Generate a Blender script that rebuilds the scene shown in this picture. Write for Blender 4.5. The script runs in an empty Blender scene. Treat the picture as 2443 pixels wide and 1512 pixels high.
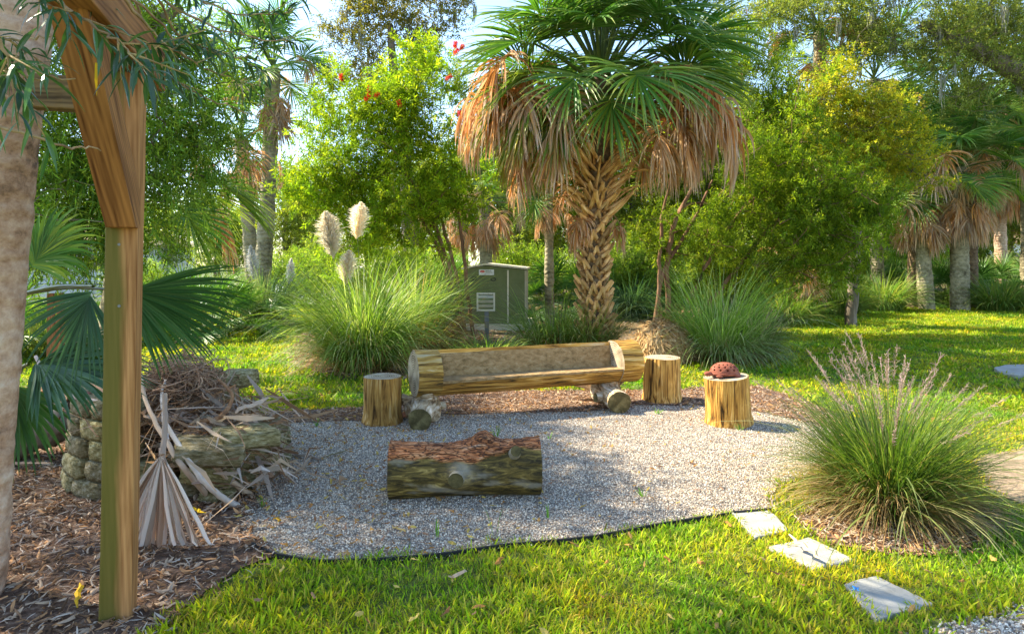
import bpy, math, random
import numpy as np
from mathutils import Vector, Matrix, Euler

R = math.radians
C = bpy.context.scene.collection
scene = bpy.context.scene

# ------------------------------------------------------------------ camera, sky, sun
FPX, CU, HV, CAMH = 1629.0, 1221.5, 620.0, 1.6          # focal length, centre and horizon of a 2443 px wide view
cam_d = bpy.data.cameras.new('camera'); cam = bpy.data.objects.new('camera', cam_d); C.objects.link(cam)
cam.location = (0, 0, CAMH); cam.rotation_euler = (R(90), 0, 0)
cam_d.sensor_width = 36; cam_d.lens = 24.0; cam_d.shift_y = -0.0556
cam_d.clip_start = 0.05; cam_d.clip_end = 600
scene.camera = cam

SUN_EL = R(45); SHX, SHY = 0.93, -0.37                   # direction in which shadows fall
world = bpy.data.worlds.new('World'); scene.world = world; world.use_nodes = True
wn = world.node_tree
for n in list(wn.nodes): wn.nodes.remove(n)
wo = wn.nodes.new('ShaderNodeOutputWorld'); wb = wn.nodes.new('ShaderNodeBackground'); sk = wn.nodes.new('ShaderNodeTexSky')
sk.sky_type = 'NISHITA'; sk.sun_disc = False; sk.sun_elevation = SUN_EL
sk.sun_rotation = math.atan2(-SHX, -SHY)
sk.air_density = 1.0; sk.dust_density = 0.4; sk.ozone_density = 2.0
wn.links.new(sk.outputs[0], wb.inputs[0]); wb.inputs[1].default_value = 0.15
wn.links.new(wb.outputs[0], wo.inputs[0])
sd = bpy.data.lights.new('sun', 'SUN'); sun = bpy.data.objects.new('sun', sd); C.objects.link(sun)
sd.energy = 5.0; sd.angle = R(0.55); sd.color = (1.0, 0.90, 0.70)
sdir = Vector((SHX * math.cos(SUN_EL), SHY * math.cos(SUN_EL), -math.sin(SUN_EL)))
sun.rotation_euler = sdir.to_track_quat('-Z', 'Y').to_euler(); sun.location = (-10, 10, 20)
vs = scene.view_settings
vs.view_transform = 'Standard'; vs.look = 'None'; vs.exposure = 1.62; vs.gamma = 1.0; vs.use_curve_mapping = False

# ------------------------------------------------------------------ helpers
def P(u, v, D): return np.array([(u - CU) / FPX * D, D, CAMH - (v - HV) / FPX * D])
def G(u, v, z=0.0):
    D = (CAMH - z) * FPX / (v - HV); return np.array([(u - CU) / FPX * D, D, z])
def nrm(a): return a / np.maximum(np.linalg.norm(a, axis=-1, keepdims=True), 1e-9)

class Geo:
    def __init__(s): s.V = []; s.F = []; s.M = []; s.K = []; s.n = 0
    def add(s, V, F, col=(1, 1, 1), mi=0):
        V = np.asarray(V, float).reshape(-1, 3); F = np.asarray(F, int)
        if len(V) == 0 or len(F) == 0: return s
        col = np.asarray(col, float)
        if col.ndim == 1: col = np.tile(col[:3], (len(V), 1))
        s.V.append(V); s.K.append(col); s.F.append(F + s.n); s.M.append(np.full(len(F), mi)); s.n += len(V)
        return s
    def mesh(s, name, mats, smooth=False):
        me = bpy.data.meshes.new(name)
        V = np.concatenate(s.V); K = np.concatenate(s.K)
        loops = np.concatenate([f.reshape(-1) for f in s.F]); cnt = np.concatenate([np.full(len(f), f.shape[1]) for f in s.F])
        me.vertices.add(len(V)); me.vertices.foreach_set('co', V.astype(np.float32).ravel())
        me.loops.add(len(loops)); me.loops.foreach_set('vertex_index', loops.astype(np.int32))
        st = np.concatenate([[0], np.cumsum(cnt)[:-1]])
        me.polygons.add(len(cnt)); me.polygons.foreach_set('loop_start', st.astype(np.int32))
        me.polygons.foreach_set('material_index', np.concatenate(s.M).astype(np.int32))
        me.polygons.foreach_set('use_smooth', np.full(len(cnt), smooth))
        a = me.color_attributes.new('col', 'FLOAT_COLOR', 'POINT')
        a.data.foreach_set('color', np.concatenate([K, np.ones((len(K), 1))], 1).astype(np.float32).ravel())
        for m in (mats if isinstance(mats, (list, tuple)) else [mats]): me.materials.append(m)
        me.update(calc_edges=True); me.validate()
        return me

def link(name, me, parent=None, loc=None, rot=None, scale=None, label=None, cat=None, group=None, kind=None):
    o = bpy.data.objects.new(name, me); C.objects.link(o)
    if parent: o.parent = parent
    if loc is not None: o.location = tuple(float(x) for x in loc)
    if rot is not None: o.rotation_euler = tuple(float(x) for x in rot)
    if scale is not None: o.scale = (scale,) * 3 if np.isscalar(scale) else scale
    if label: o['label'] = label
    if cat: o['category'] = cat
    if group: o['group'] = group
    if kind: o['kind'] = kind
    return o
def thing(name, label, cat, loc=(0, 0, 0), rotz=0, group=None):
    return link(name, None, None, loc, (0, 0, rotz), None, label, cat, group)

def ribbons(path, side, fold=None):
    """path (N,S,3), side (N,S,3): strips; fold (N,S,3): a middle crease"""
    N, S, _ = path.shape
    if fold is None:
        V = np.stack([path - side, path + side], 2).reshape(-1, 3)
        i = np.arange(N)[:, None] * S * 2 + np.arange(S - 1)[None] * 2
        F = np.stack([i, i + 1, i + 3, i + 2], -1).reshape(-1, 4); return V, F, S * 2
    V = np.stack([path - side, path + fold, path + side], 2).reshape(-1, 3)
    i = np.arange(N)[:, None] * S * 3 + np.arange(S - 1)[None] * 3
    F = np.stack([np.stack([i, i + 1, i + 4, i + 3], -1), np.stack([i + 1, i + 2, i + 5, i + 4], -1)], 2).reshape(-1, 4)
    return V, F, S * 3
def tubes(path, rad, sides=6, cap=False):
    N, S, _ = path.shape
    t = nrm(np.gradient(path, axis=1)); ref = np.where(np.abs(t[..., 2:3]) > .9, np.array([1., 0, 0]), np.array([0, 0, 1.]))
    a = nrm(np.cross(t, ref)); b = np.cross(t, a)
    an = np.arange(sides) / sides * 2 * np.pi
    ring = a[..., None, :] * np.cos(an)[:, None] + b[..., None, :] * np.sin(an)[:, None]
    V = (path[..., None, :] + ring * rad[..., None, None]).reshape(-1, 3)
    base = np.arange(N)[:, None, None] * S * sides + np.arange(S - 1)[None, :, None] * sides
    k = np.arange(sides); k2 = (k + 1) % sides
    F = np.stack([base + k, base + k2, base + sides + k2, base + sides + k], -1).reshape(-1, 4)
    return V, F
def rep(col, n): return np.repeat(col, n, axis=0)

def pal(rng, n, cols, jit=.12):
    cols = np.array(cols); w = rng.integers(0, len(cols), n); t = rng.random((n, 1))
    c = cols[w] * (1 - t * .5) + cols[(w + rng.integers(0, len(cols), n)) % len(cols)] * t * .5
    return np.clip(c * (1 + rng.normal(0, jit, (n, 1))), .003, .9)

# ------------------------------------------------------------------ materials
def newmat(name):
    m = bpy.data.materials.new(name); m.use_nodes = True; nt = m.node_tree
    for n in list(nt.nodes): nt.nodes.remove(n)
    return m, nt, lambda t: nt.nodes.new('ShaderNode' + t), nt.links.new
def out_principled(nt, N, L, rough=.7, spec=.3):
    o = N('OutputMaterial'); p = N('BsdfPrincipled'); p.inputs['Roughness'].default_value = rough
    p.inputs['Specular IOR Level'].default_value = spec; L(p.outputs[0], o.inputs[0]); return p, o
def leafmat(name, transl=.4, rough=.5, spec=.35, attr=True, tint=(1.25, 1.3, .5)):
    m, nt, N, L = newmat(name); p, o = out_principled(nt, N, L, rough, spec)
    at = N('Attribute'); at.attribute_name = 'col'
    oi = N('ObjectInfo'); mr = N('MapRange'); mr.inputs[3].default_value = .8; mr.inputs[4].default_value = 1.2; L(oi.outputs['Random'], mr.inputs[0])
    mx = N('VectorMath'); mx.operation = 'SCALE'; L(at.outputs['Color'], mx.inputs[0]); L(mr.outputs[0], mx.inputs['Scale'])
    L(mx.outputs[0], p.inputs['Base Color'])
    tr = N('BsdfTranslucent'); tm = N('VectorMath'); tm.operation = 'MULTIPLY'; tm.inputs[1].default_value = tint
    L(mx.outputs[0], tm.inputs[0]); L(tm.outputs[0], tr.inputs[0])
    ms = N('MixShader'); ms.inputs[0].default_value = transl; L(p.outputs[0], ms.inputs[1]); L(tr.outputs[0], ms.inputs[2]); L(ms.outputs[0], o.inputs[0])
    return m
def noisy(name, cols, scale=8, stretch=(1, 1, 1), rough=.8, bump=.4, bscale=None, detail=8, coords='Object', spec=.25, dist=0, bdist=.02, mul=False, contrast=(.3, .7)):
    """a colour ramp over stretched noise, with a second noise for relief"""
    m, nt, N, L = newmat(name); p, o = out_principled(nt, N, L, rough, spec)
    tc = N('TexCoord'); mp = N('Mapping'); mp.inputs['Scale'].default_value = stretch; L(tc.outputs[coords], mp.inputs[0])
    nz = N('TexNoise'); nz.inputs['Scale'].default_value = scale; nz.inputs['Detail'].default_value = detail; nz.inputs['Roughness'].default_value = .62; nz.inputs['Distortion'].default_value = dist
    L(mp.outputs[0], nz.inputs[0]); cr = N('ValToRGB'); L(nz.outputs[0], cr.inputs[0])
    el = cr.color_ramp.elements; k = len(cols)
    while len(el) < k: el.new(.5)
    for i, c in enumerate(cols):
        el[i].position = contrast[0] + (contrast[1] - contrast[0]) * i / (k - 1); el[i].color = (*c, 1)
    col = cr.outputs[0]
    if mul:
        at = N('Attribute'); at.attribute_name = 'col'; mm = N('Mix'); mm.data_type = 'RGBA'; mm.blend_type = 'MULTIPLY'; mm.inputs[0].default_value = 1
        L(col, mm.inputs[6]); L(at.outputs['Color'], mm.inputs[7]); col = mm.outputs[2]
    L(col, p.inputs['Base Color'])
    nb = N('TexNoise'); nb.inputs['Scale'].default_value = bscale or scale * 2.5; nb.inputs['Detail'].default_value = 6; L(mp.outputs[0], nb.inputs[0])
    b = N('Bump'); b.inputs['Strength'].default_value = bump; b.inputs['Distance'].default_value = bdist; L(nb.outputs[0], b.inputs['Height']); L(b.outputs[0], p.inputs['Normal'])
    return m

M = {}
M['leaf'] = leafmat('leaf', .5, .6, .14)
M['leaf_glossy'] = leafmat('glossy_leaf', .3, .3, .5)
M['frond'] = leafmat('palm_frond', .32, .4, .32)
M['dead'] = leafmat('dead_frond', .4, .7, .2, tint=(1.3, .95, .55))
M['grassblade'] = leafmat('grass_blade', .45, .5, .3)
M['plume'] = leafmat('plume', .5, .9, .1, tint=(1.1, 1, .85))
M['flower'] = leafmat('flower', .3, .6, .3, tint=(1.2, .6, .4))
M['twig'] = noisy('twig_bark', [(.09, .06, .04), (.24, .17, .11), (.36, .29, .21)], 14, (1, 1, .3), .85, .5, mul=True)
M['straw'] = leafmat('dry_straw', .2, .8, .15, tint=(1.1, .9, .6))

def grass_mat():
    m = leafmat('lawn_blade', .45, .65, .12, tint=(1.35, 1.3, .4)); nt = m.node_tree; N = lambda t: nt.nodes.new('ShaderNode' + t); L = nt.links.new
    ge = N('NewGeometry'); nz = N('TexNoise'); nz.inputs['Scale'].default_value = .9; nz.inputs['Detail'].default_value = 4; L(ge.outputs['Position'], nz.inputs[0])
    cr = N('ValToRGB'); cr.color_ramp.elements[0].position = .35; cr.color_ramp.elements[0].color = (.62, .85, .8, 1); cr.color_ramp.elements[1].position = .65; cr.color_ramp.elements[1].color = (1.5, 1.12, .7, 1)
    L(nz.outputs[0], cr.inputs[0])
    at = [n for n in nt.nodes if n.type == 'ATTRIBUTE'][0]; sc = [n for n in nt.nodes if n.type == 'VECT_MATH' and n.operation == 'SCALE'][0]
    mm = N('VectorMath'); mm.operation = 'MULTIPLY'; L(at.outputs['Color'], mm.inputs[0]); L(cr.outputs[0], mm.inputs[1]); L(mm.outputs[0], sc.inputs[0])
    return m
M['lawn'] = grass_mat()
M['soil'] = noisy('lawn_soil', [(.05, .06, .018), (.10, .13, .03), (.16, .17, .06)], 5, rough=.95, bump=.8, bscale=40, coords='Object')
M['mulch'] = noisy('mulch_ground', [(.05, .03, .02), (.14, .08, .05), (.30, .21, .15)], 22, rough=.95, bump=1, bscale=45, coords='Object', bdist=.03)
M['litter'] = noisy('forest_litter', [(.06, .045, .02), (.16, .11, .05), (.26, .20, .10)], 6, rough=.95, bump=1, bscale=20, coords='Object', bdist=.04)
M['sand'] = noisy('sandy_soil', [(.2, .14, .09), (.36, .27, .18)], 9, rough=.95, bump=.6, bscale=60)
def gravel_mat():
    m, nt, N, L = newmat('gravel_ground'); p, o = out_principled(nt, N, L, .85, .2)
    tc = N('TexCoord'); vo = N('TexVoronoi'); vo.inputs['Scale'].default_value = 75; vo.inputs['Randomness'].default_value = 1; L(tc.outputs['Object'], vo.inputs[0])
    sp = N('SeparateColor'); L(vo.outputs['Color'], sp.inputs[0]); cr = N('ValToRGB')
    el = cr.color_ramp.elements
    for _ in range(3): el.new(.5)
    for i, (ps, c) in enumerate([(0, (.14, .12, .10)), (.25, (.38, .33, .28)), (.6, (.57, .50, .41)), (.85, (.52, .37, .25)), (1, (.80, .72, .60))]):
        el[i].position = ps; el[i].color = (*c, 1)
    L(sp.outputs[0], cr.inputs[0])
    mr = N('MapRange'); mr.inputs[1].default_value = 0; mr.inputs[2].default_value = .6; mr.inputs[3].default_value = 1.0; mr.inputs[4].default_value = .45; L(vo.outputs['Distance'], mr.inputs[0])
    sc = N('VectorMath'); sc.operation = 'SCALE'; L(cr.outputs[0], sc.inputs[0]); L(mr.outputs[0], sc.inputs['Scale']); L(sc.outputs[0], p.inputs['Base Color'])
    b = N('Bump'); b.invert = True; b.inputs['Strength'].default_value = .9; b.inputs['Distance'].default_value = .012; L(vo.outputs['Distance'], b.inputs['Height']); L(b.outputs[0], p.inputs['Normal'])
    return m
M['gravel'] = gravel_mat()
M['pebble'] = leafmat('pebble', 0, .85, .2)
M['stump'] = noisy('stump_wood', [(.05, .028, .008), (.34, .17, .035), (.60, .35, .09), (.74, .54, .27)], 8, (3, 3, .22), .8, .9, 16, mul=True, bdist=.02, dist=.8, contrast=(.36, .66))
M['log_gold'] = noisy('weathered_log_wood', [(.06, .036, .012), (.32, .165, .03), (.56, .33, .075), (.62, .48, .27)], 6, (.3, 3.6, 3.6), .75, .9, 14, mul=True, bdist=.02, dist=.8, contrast=(.36, .66))
M['grey_wood'] = noisy('grey_driftwood', [(.13, .08, .04), (.36, .25, .14), (.56, .46, .33), (.70, .62, .52)], 6, (.5, 3, 3), .8, .9, 16, mul=True, bdist=.02, dist=.8, contrast=(.36, .66))
M['cutface'] = noisy('cut_face_wood', [(.22, .15, .06), (.38, .28, .13), (.48, .38, .22)], 7, (1, 1, 1), .8, .5, 30)
def ring_mat(name, axis):
    m, nt, N, L = newmat(name); p, o = out_principled(nt, N, L, .85, .2); tc = N('TexCoord'); wv = N('TexWave'); wv.wave_type = 'RINGS'; wv.rings_direction = axis; wv.inputs['Scale'].default_value = 14; wv.inputs['Distortion'].default_value = 2.5; wv.inputs['Detail'].default_value = 3; L(tc.outputs['Object'], wv.inputs[0])
    nz = N('TexNoise'); nz.inputs['Scale'].default_value = 9; nz.inputs['Detail'].default_value = 8; L(tc.outputs['Object'], nz.inputs[0]); ad = N('Math'); ad.operation = 'MULTIPLY_ADD'; ad.inputs[1].default_value = .35; L(wv.outputs[1], ad.inputs[0]); L(nz.outputs[0], ad.inputs[2])
    cr = N('ValToRGB'); el = cr.color_ramp.elements; el.new(.5)
    for i, (ps, c) in enumerate([(.4, (.10, .07, .04)), (.6, (.33, .25, .15)), (.85, (.50, .42, .30))]): el[i].position = ps; el[i].color = (*c, 1)
    L(ad.outputs[0], cr.inputs[0]); L(cr.outputs[0], p.inputs['Base Color']); b = N('Bump'); b.inputs['Strength'].default_value = .6; b.inputs['Distance'].default_value = .006; L(ad.outputs[0], b.inputs['Height']); L(b.outputs[0], p.inputs['Normal']); return m
M['ring_z'] = ring_mat('stump_top', 'Z'); M['ring_x'] = ring_mat('log_end', 'X')
M['dark_cut'] = noisy('mossy_cut_wood', [(.035, .028, .01), (.12, .095, .035), (.26, .21, .09)], 9, (1, 1, 1), .85, .5, 30)
M['seatcut'] = noisy('sawn_seat_wood', [(.16, .10, .04), (.33, .21, .09), (.44, .31, .16)], 9, (1.6, 3, 3), .85, .9, 50, bdist=.012, dist=.5)
M['stone'] = noisy('mossy_block', [(.045, .04, .018), (.16, .13, .055), (.28, .24, .13), (.40, .37, .27)], 7, rough=.9, bump=.9, bscale=22, mul=True, bdist=.02)
M['paver'] = noisy('concrete_paver', [(.24, .23, .20), (.33, .32, .285), (.38, .37, .33)], 6, rough=.85, bump=.35, bscale=60, bdist=.004)
M['terracotta'] = noisy('terracotta', [(.17, .045, .025), (.27, .08, .045), (.34, .13, .08)], 14, rough=.8, bump=.2)
M['cabinet'] = noisy('olive_steel', [(.105, .125, .045), (.135, .155, .06), (.16, .175, .075)], 3, rough=.55, bump=.05)
M['cream'] = noisy('cream_steel', [(.55, .48, .34), (.70, .63, .48)], 8, rough=.6, bump=.05)
M['whitep'] = noisy('white_plastic', [(.6, .6, .58), (.75, .75, .73)], 8, rough=.5, bump=.02)
M['steel'] = noisy('galvanised_steel', [(.16, .16, .15), (.26, .26, .25)], 8, rough=.5, bump=.05)
M['black'] = noisy('black_plastic', [(.015, .015, .015), (.035, .035, .035)], 8, rough=.6, bump=.05)
M['red'] = noisy('red_ink', [(.55, .02, .02), (.6, .03, .03)], 8, rough=.5, bump=0)
M['bark'] = noisy('oak_bark', [(.06, .05, .04), (.18, .14, .10), (.32, .27, .21)], 6, (1, 1, .35), .9, 1, 18, bdist=.03)
M['redbark'] = noisy('reddish_bark', [(.08, .04, .025), (.20, .10, .055), (.32, .20, .12)], 8, (1, 1, .3), .85, .8, 20, bdist=.02)
M['boot'] = noisy('palm_boot', [(.22, .11, .035), (.55, .32, .12), (.75, .54, .28)], 6, (2, 2, .5), .8, .6, 26, mul=True)
M['tan_roof'] = noisy('tan_roof', [(.55, .42, .25), (.62, .5, .32)], 3, rough=.8)
M['pale_wall'] = noisy('pale_wall', [(.62, .62, .60), (.72, .72, .70)], 2, rough=.8, bump=.05)
M['pole_wall'] = noisy('green_wall', [(.08, .14, .12), (.12, .18, .15)], 2, rough=.8, bump=.05)
M['glass'] = noisy('dark_glass', [(.02, .025, .03), (.04, .05, .06)], 2, rough=.1, bump=0, spec=.6)
M['utility'] = noisy('grey_utility', [(.22, .30, .32), (.3, .38, .4)], 4, rough=.7)
M['blue'] = noisy('blue_plastic', [(.05, .25, .65), (.08, .3, .7)], 4, rough=.4, bump=0)

def ringed_trunk(name, cols, sc=9):
    m, nt, N, L = newmat(name); p, o = out_principled(nt, N, L, .85, .2)
    tc = N('TexCoord'); mp = N('Mapping'); mp.inputs['Scale'].default_value = (1.6, 1.6, 1.9); L(tc.outputs['Object'], mp.inputs[0])
    nz = N('TexNoise'); nz.inputs['Scale'].default_value = sc; nz.inputs['Detail'].default_value = 9; nz.inputs['Roughness'].default_value = .7; L(mp.outputs[0], nz.inputs[0])
    n2 = N('TexNoise'); n2.inputs['Scale'].default_value = 2.2; n2.inputs['Detail'].default_value = 4; L(tc.outputs['Object'], n2.inputs[0])
    ad = N('Math'); ad.operation = 'MULTIPLY_ADD'; ad.inputs[1].default_value = .45; L(n2.outputs[0], ad.inputs[0])
    m2 = N('Math'); m2.operation = 'MULTIPLY'; m2.inputs[1].default_value = .58; L(nz.outputs[0], m2.inputs[0]); L(m2.outputs[0], ad.inputs[2])
    cr = N('ValToRGB'); el = cr.color_ramp.elements
    while len(el) < len(cols): el.new(.5)
    for i, c in enumerate(cols): el[i].position = .36 + .3 * i / (len(cols) - 1); el[i].color = (*c, 1)
    L(ad.outputs[0], cr.inputs[0]); L(cr.outputs[0], p.inputs['Base Color'])
    wv = N('TexWave'); wv.bands_direction = 'Z'; wv.inputs['Scale'].default_value = 3.0; wv.inputs['Distortion'].default_value = 5; wv.inputs['Detail'].default_value = 3; wv.inputs['Detail Scale'].default_value = 2; L(tc.outputs['Object'], wv.inputs[0])
    mx = N('Math'); mx.operation = 'MULTIPLY_ADD'; mx.inputs[1].default_value = .55; L(wv.outputs[1], mx.inputs[0]); L(nz.outputs[0], mx.inputs[2])
    b = N('Bump'); b.inputs['Strength'].default_value = .9; b.inputs['Distance'].default_value = .02; L(mx.outputs[0], b.inputs['Height']); L(b.outputs[0], p.inputs['Normal'])
    return m
M['ptrunk_near'] = ringed_trunk('near_palm_trunk', [(.11, .065, .04), (.40, .24, .15), (.58, .40, .28), (.70, .55, .42)], 8)
M['ptrunk'] = ringed_trunk('palm_trunk', [(.07, .055, .03), (.20, .17, .10), (.34, .29, .18), (.42, .36, .24)], 6)
M['ptrunk_dark'] = ringed_trunk('brown_palm_trunk', [(.05, .035, .02), (.17, .11, .06), (.3, .21, .12)], 6)

def timber_mat(name, dark, light, algae=0.0):
    m, nt, N, L = newmat(name); p, o = out_principled(nt, N, L, .72, .25)
    tc = N('TexCoord'); mp = N('Mapping'); mp.inputs['Scale'].default_value = (.5, 9, 9); L(tc.outputs['Object'], mp.inputs[0])
    nz = N('TexNoise'); nz.inputs['Scale'].default_value = 4; nz.inputs['Detail'].default_value = 8; nz.inputs['Distortion'].default_value = .6; L(mp.outputs[0], nz.inputs[0])
    wv = N('TexWave'); wv.bands_direction = 'DIAGONAL'; wv.inputs['Scale'].default_value = 3.2; wv.inputs['Distortion'].default_value = 4; wv.inputs['Detail'].default_value = 3; L(mp.outputs[0], wv.inputs[0])
    ad = N('Math'); ad.operation = 'ADD'; h1 = N('Math'); h1.operation = 'MULTIPLY'; h1.inputs[1].default_value = .13; L(wv.outputs[1], h1.inputs[0]); L(h1.outputs[0], ad.inputs[0])
    h2 = N('Math'); h2.operation = 'MULTIPLY'; h2.inputs[1].default_value = .95; L(nz.outputs[0], h2.inputs[0]); L(h2.outputs[0], ad.inputs[1])
    cr = N('ValToRGB'); el = cr.color_ramp.elements; el.new(.5)
    for i, (ps, c) in enumerate([(.3, dark), (.52, tuple((a + b) / 2 for a, b in zip(dark, light))), (.75, light)]): el[i].position = ps; el[i].color = (*c, 1)
    L(ad.outputs[0], cr.inputs[0]); col = cr.outputs[0]
    # knots
    vo = N('TexVoronoi'); mk = N('Mapping'); mk.inputs['Scale'].default_value = (1.5, 4.2, 4.2); L(tc.outputs['Object'], mk.inputs[0]); L(mk.outputs[0], vo.inputs[0]); vo.inputs['Scale'].default_value = 1.3
    km = N('MapRange'); km.inputs[1].default_value = .07; km.inputs[2].default_value = .13; km.inputs[3].default_value = .85; km.inputs[4].default_value = 0; L(vo.outputs['Distance'], km.inputs[0])
    mk2 = N('Mix'); mk2.data_type = 'RGBA'; L(km.outputs[0], mk2.inputs[0]); L(col, mk2.inputs[6]); mk2.inputs[7].default_value = (.07, .03, .015, 1); col = mk2.outputs[2]
    if algae:
        na = N('TexNoise'); na.inputs['Scale'].default_value = 2.2; na.inputs['Detail'].default_value = 6
        ms = N('Mapping'); ms.inputs['Scale'].default_value = (.5, 3, 3); L(tc.outputs['Object'], ms.inputs[0]); L(ms.outputs[0], na.inputs[0])
        sx = N('SeparateXYZ'); L(tc.outputs['Object'], sx.inputs[0])
        # green film on the shaded side of the timber (local -Y half), less towards the top
        ma = N('MapRange'); ma.inputs[1].default_value = -.075; ma.inputs[2].default_value = .045; ma.inputs[3].default_value = 1; ma.inputs[4].default_value = 0; L(sx.outputs[1], ma.inputs[0])
        aa = N('Math'); aa.operation = 'ADD'; L(ma.outputs[0], aa.inputs[0]); L(na.outputs[0], aa.inputs[1])
        mb = N('MapRange'); mb.inputs[1].default_value = .72; mb.inputs[2].default_value = .98; mb.inputs[4].default_value = algae; L(aa.outputs[0], mb.inputs[0])
        mx = N('Mix'); mx.data_type = 'RGBA'; L(mb.outputs[0], mx.inputs[0]); L(col, mx.inputs[6]); mx.inputs[7].default_value = (.10, .095, .012, 1); col = mx.outputs[2]
    L(col, p.inputs['Base Color'])
    b = N('Bump'); b.inputs['Strength'].default_value = .4; b.inputs['Distance'].default_value = .005; L(ad.outputs[0], b.inputs['Height']); L(b.outputs[0], p.inputs['Normal'])
    return m
M['post'] = timber_mat('treated_timber_post', (.17, .06, .012), (.50, .25, .09), .88)
M['timber'] = timber_mat('treated_timber', (.09, .028, .007), (.40, .18, .06))
M['timber_grey'] = timber_mat('weathered_timber', (.055, .035, .014), (.24, .16, .07))

def barklog_mat():
    m, nt, N, L = newmat('half_barked_log'); p, o = out_principled(nt, N, L, .75, .3)
    tc = N('TexCoord'); at = N('Attribute'); at.attribute_name = 'col'; sp = N('SeparateColor'); L(at.outputs['Color'], sp.inputs[0])
    def ramp(src, st):
        cr = N('ValToRGB'); el = cr.color_ramp.elements
        while len(el) < len(st): el.new(.5)
        for i, (ps, c) in enumerate(st): el[i].position = ps; el[i].color = (*c, 1)
        L(src, cr.inputs[0]); return cr.outputs[0]
    mp = N('Mapping'); mp.inputs['Scale'].default_value = (1, 4.5, 4.5); L(tc.outputs['Object'], mp.inputs[0])
    nz = N('TexNoise'); nz.inputs['Scale'].default_value = 7; nz.inputs['Detail'].default_value = 12; nz.inputs['Roughness'].default_value = .68; nz.inputs['Distortion'].default_value = .9; L(mp.outputs[0], nz.inputs[0])
    smooth = ramp(nz.outputs[0], [(.34, (.012, .008, .003)), (.46, (.06, .042, .010)), (.57, (.17, .115, .025)), (.70, (.44, .32, .10))])  # bare wood, toned darker to paint in ambient shade on the lower half
    vo = N('TexVoronoi'); vo.feature = 'DISTANCE_TO_EDGE'; vo.inputs['Scale'].default_value = 17
    mv = N('Mapping'); mv.inputs['Scale'].default_value = (.5, 2, 2); L(tc.outputs['Object'], mv.inputs[0]); dn = N('TexNoise'); dn.inputs['Scale'].default_value = 9; L(mv.outputs[0], dn.inputs[0])
    va = N('VectorMath'); va.operation = 'MULTIPLY_ADD'; va.inputs[1].default_value = (.25, .25, .25); L(dn.outputs['Color'], va.inputs[0]); L(mv.outputs[0], va.inputs[2]); L(va.outputs[0], vo.inputs[0])
    crk = N('MapRange'); crk.inputs[1].default_value = 0; crk.inputs[2].default_value = .09; L(vo.outputs[0], crk.inputs[0])
    bark = ramp(nz.outputs[0], [(.36, (.10, .03, .01)), (.48, (.38, .13, .04)), (.6, (.58, .27, .12)), (.7, (.7, .48, .33))])
    bm = N('Mix'); bm.data_type = 'RGBA'; bm.inputs[6].default_value = (.05, .02, .012, 1); L(crk.outputs[0], bm.inputs[0]); L(bark, bm.inputs[7])
    mx = N('Mix'); mx.data_type = 'RGBA'; L(sp.outputs[0], mx.inputs[0]); L(smooth, mx.inputs[6]); L(bm.outputs[2], mx.inputs[7])
    m3 = N('Mix'); m3.data_type = 'RGBA'; L(sp.outputs[1], m3.inputs[0]); L(mx.outputs[2], m3.inputs[6]); m3.inputs[7].default_value = (.42, .38, .3, 1)
    L(m3.outputs[2], p.inputs['Base Color'])
    hm = N('Mix'); L(sp.outputs[0], hm.inputs[0]); L(nz.outputs[0], hm.inputs[2]); L(crk.outputs[0], hm.inputs[3])
    b = N('Bump'); b.inputs['Strength'].default_value = .9; b.inputs['Distance'].default_value = .014; L(hm.outputs[0], b.inputs['Height']); L(b.outputs[0], p.inputs['Normal'])
    return m
M['barklog'] = barklog_mat()

# ------------------------------------------------------------------ simple shapes
def box_geo(g, c, s, rot=None, col=(1, 1, 1), mi=0, bevel=0):
    V = np.array([[x, y, z] for x in (-.5, .5) for y in (-.5, .5) for z in (-.5, .5)]) * np.array(s)
    if rot is not None: V = V @ np.array(rot).T
    F = [[0, 1, 3, 2], [4, 6, 7, 5], [0, 4, 5, 1], [2, 3, 7, 6], [0, 2, 6, 4], [1, 5, 7, 3]]
    g.add(V + np.array(c), F, col, mi)
def cyl_geo(g, p0, p1, r0, r1=None, sides=12, col=(1, 1, 1), mi=0, capmi=None):
    r1 = r0 if r1 is None else r1; p0 = np.array(p0, float); p1 = np.array(p1, float)
    t = nrm(p1 - p0); ref = np.array([1., 0, 0]) if abs(t[2]) > .9 else np.array([0, 0, 1.])
    a = nrm(np.cross(t, ref)); b = np.cross(t, a); an = np.arange(sides) / sides * 2 * np.pi
    ring = np.cos(an)[:, None] * a + np.sin(an)[:, None] * b
    V = np.concatenate([p0 + ring * r0, p1 + ring * r1]); k = np.arange(sides); k2 = (k + 1) % sides
    g.add(V, np.stack([k, k + sides, k2 + sides, k2], -1), col, mi)
    cm = mi if capmi is None else capmi
    g.add(p1 + ring * r1, [list(range(sides))[::-1]], col, cm); g.add(p0 + ring * r0, [list(range(sides))], col, cm)
def bevelled(o, w=.004, seg=2):
    b = o.modifiers.new('bevel', 'BEVEL'); b.width = w; b.segments = seg; b.limit_method = 'ANGLE'; return o
def simple(name, g, mats, parent=None, smooth=False, **k): return link(name, g.mesh(name, mats, smooth), parent, **k)
def fbm(p, seed=0, f=1.0, octv=4):
    """cheap smooth pseudo noise from summed sines, p (...,3) -> (...)"""
    rr = np.random.default_rng(seed); s = 0; a = 1
    for _ in range(octv):
        k = rr.normal(0, 1, (3, 3)) * f; ph = rr.random(3) * 6.28
        s = s + a * np.sin(p @ k.T + ph).prod(-1); a *= .5; f *= 2.1
    return s
def smoothstep(x, a, b): t = np.clip((x - a) / (b - a), 0, 1); return t * t * (3 - 2 * t)

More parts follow.
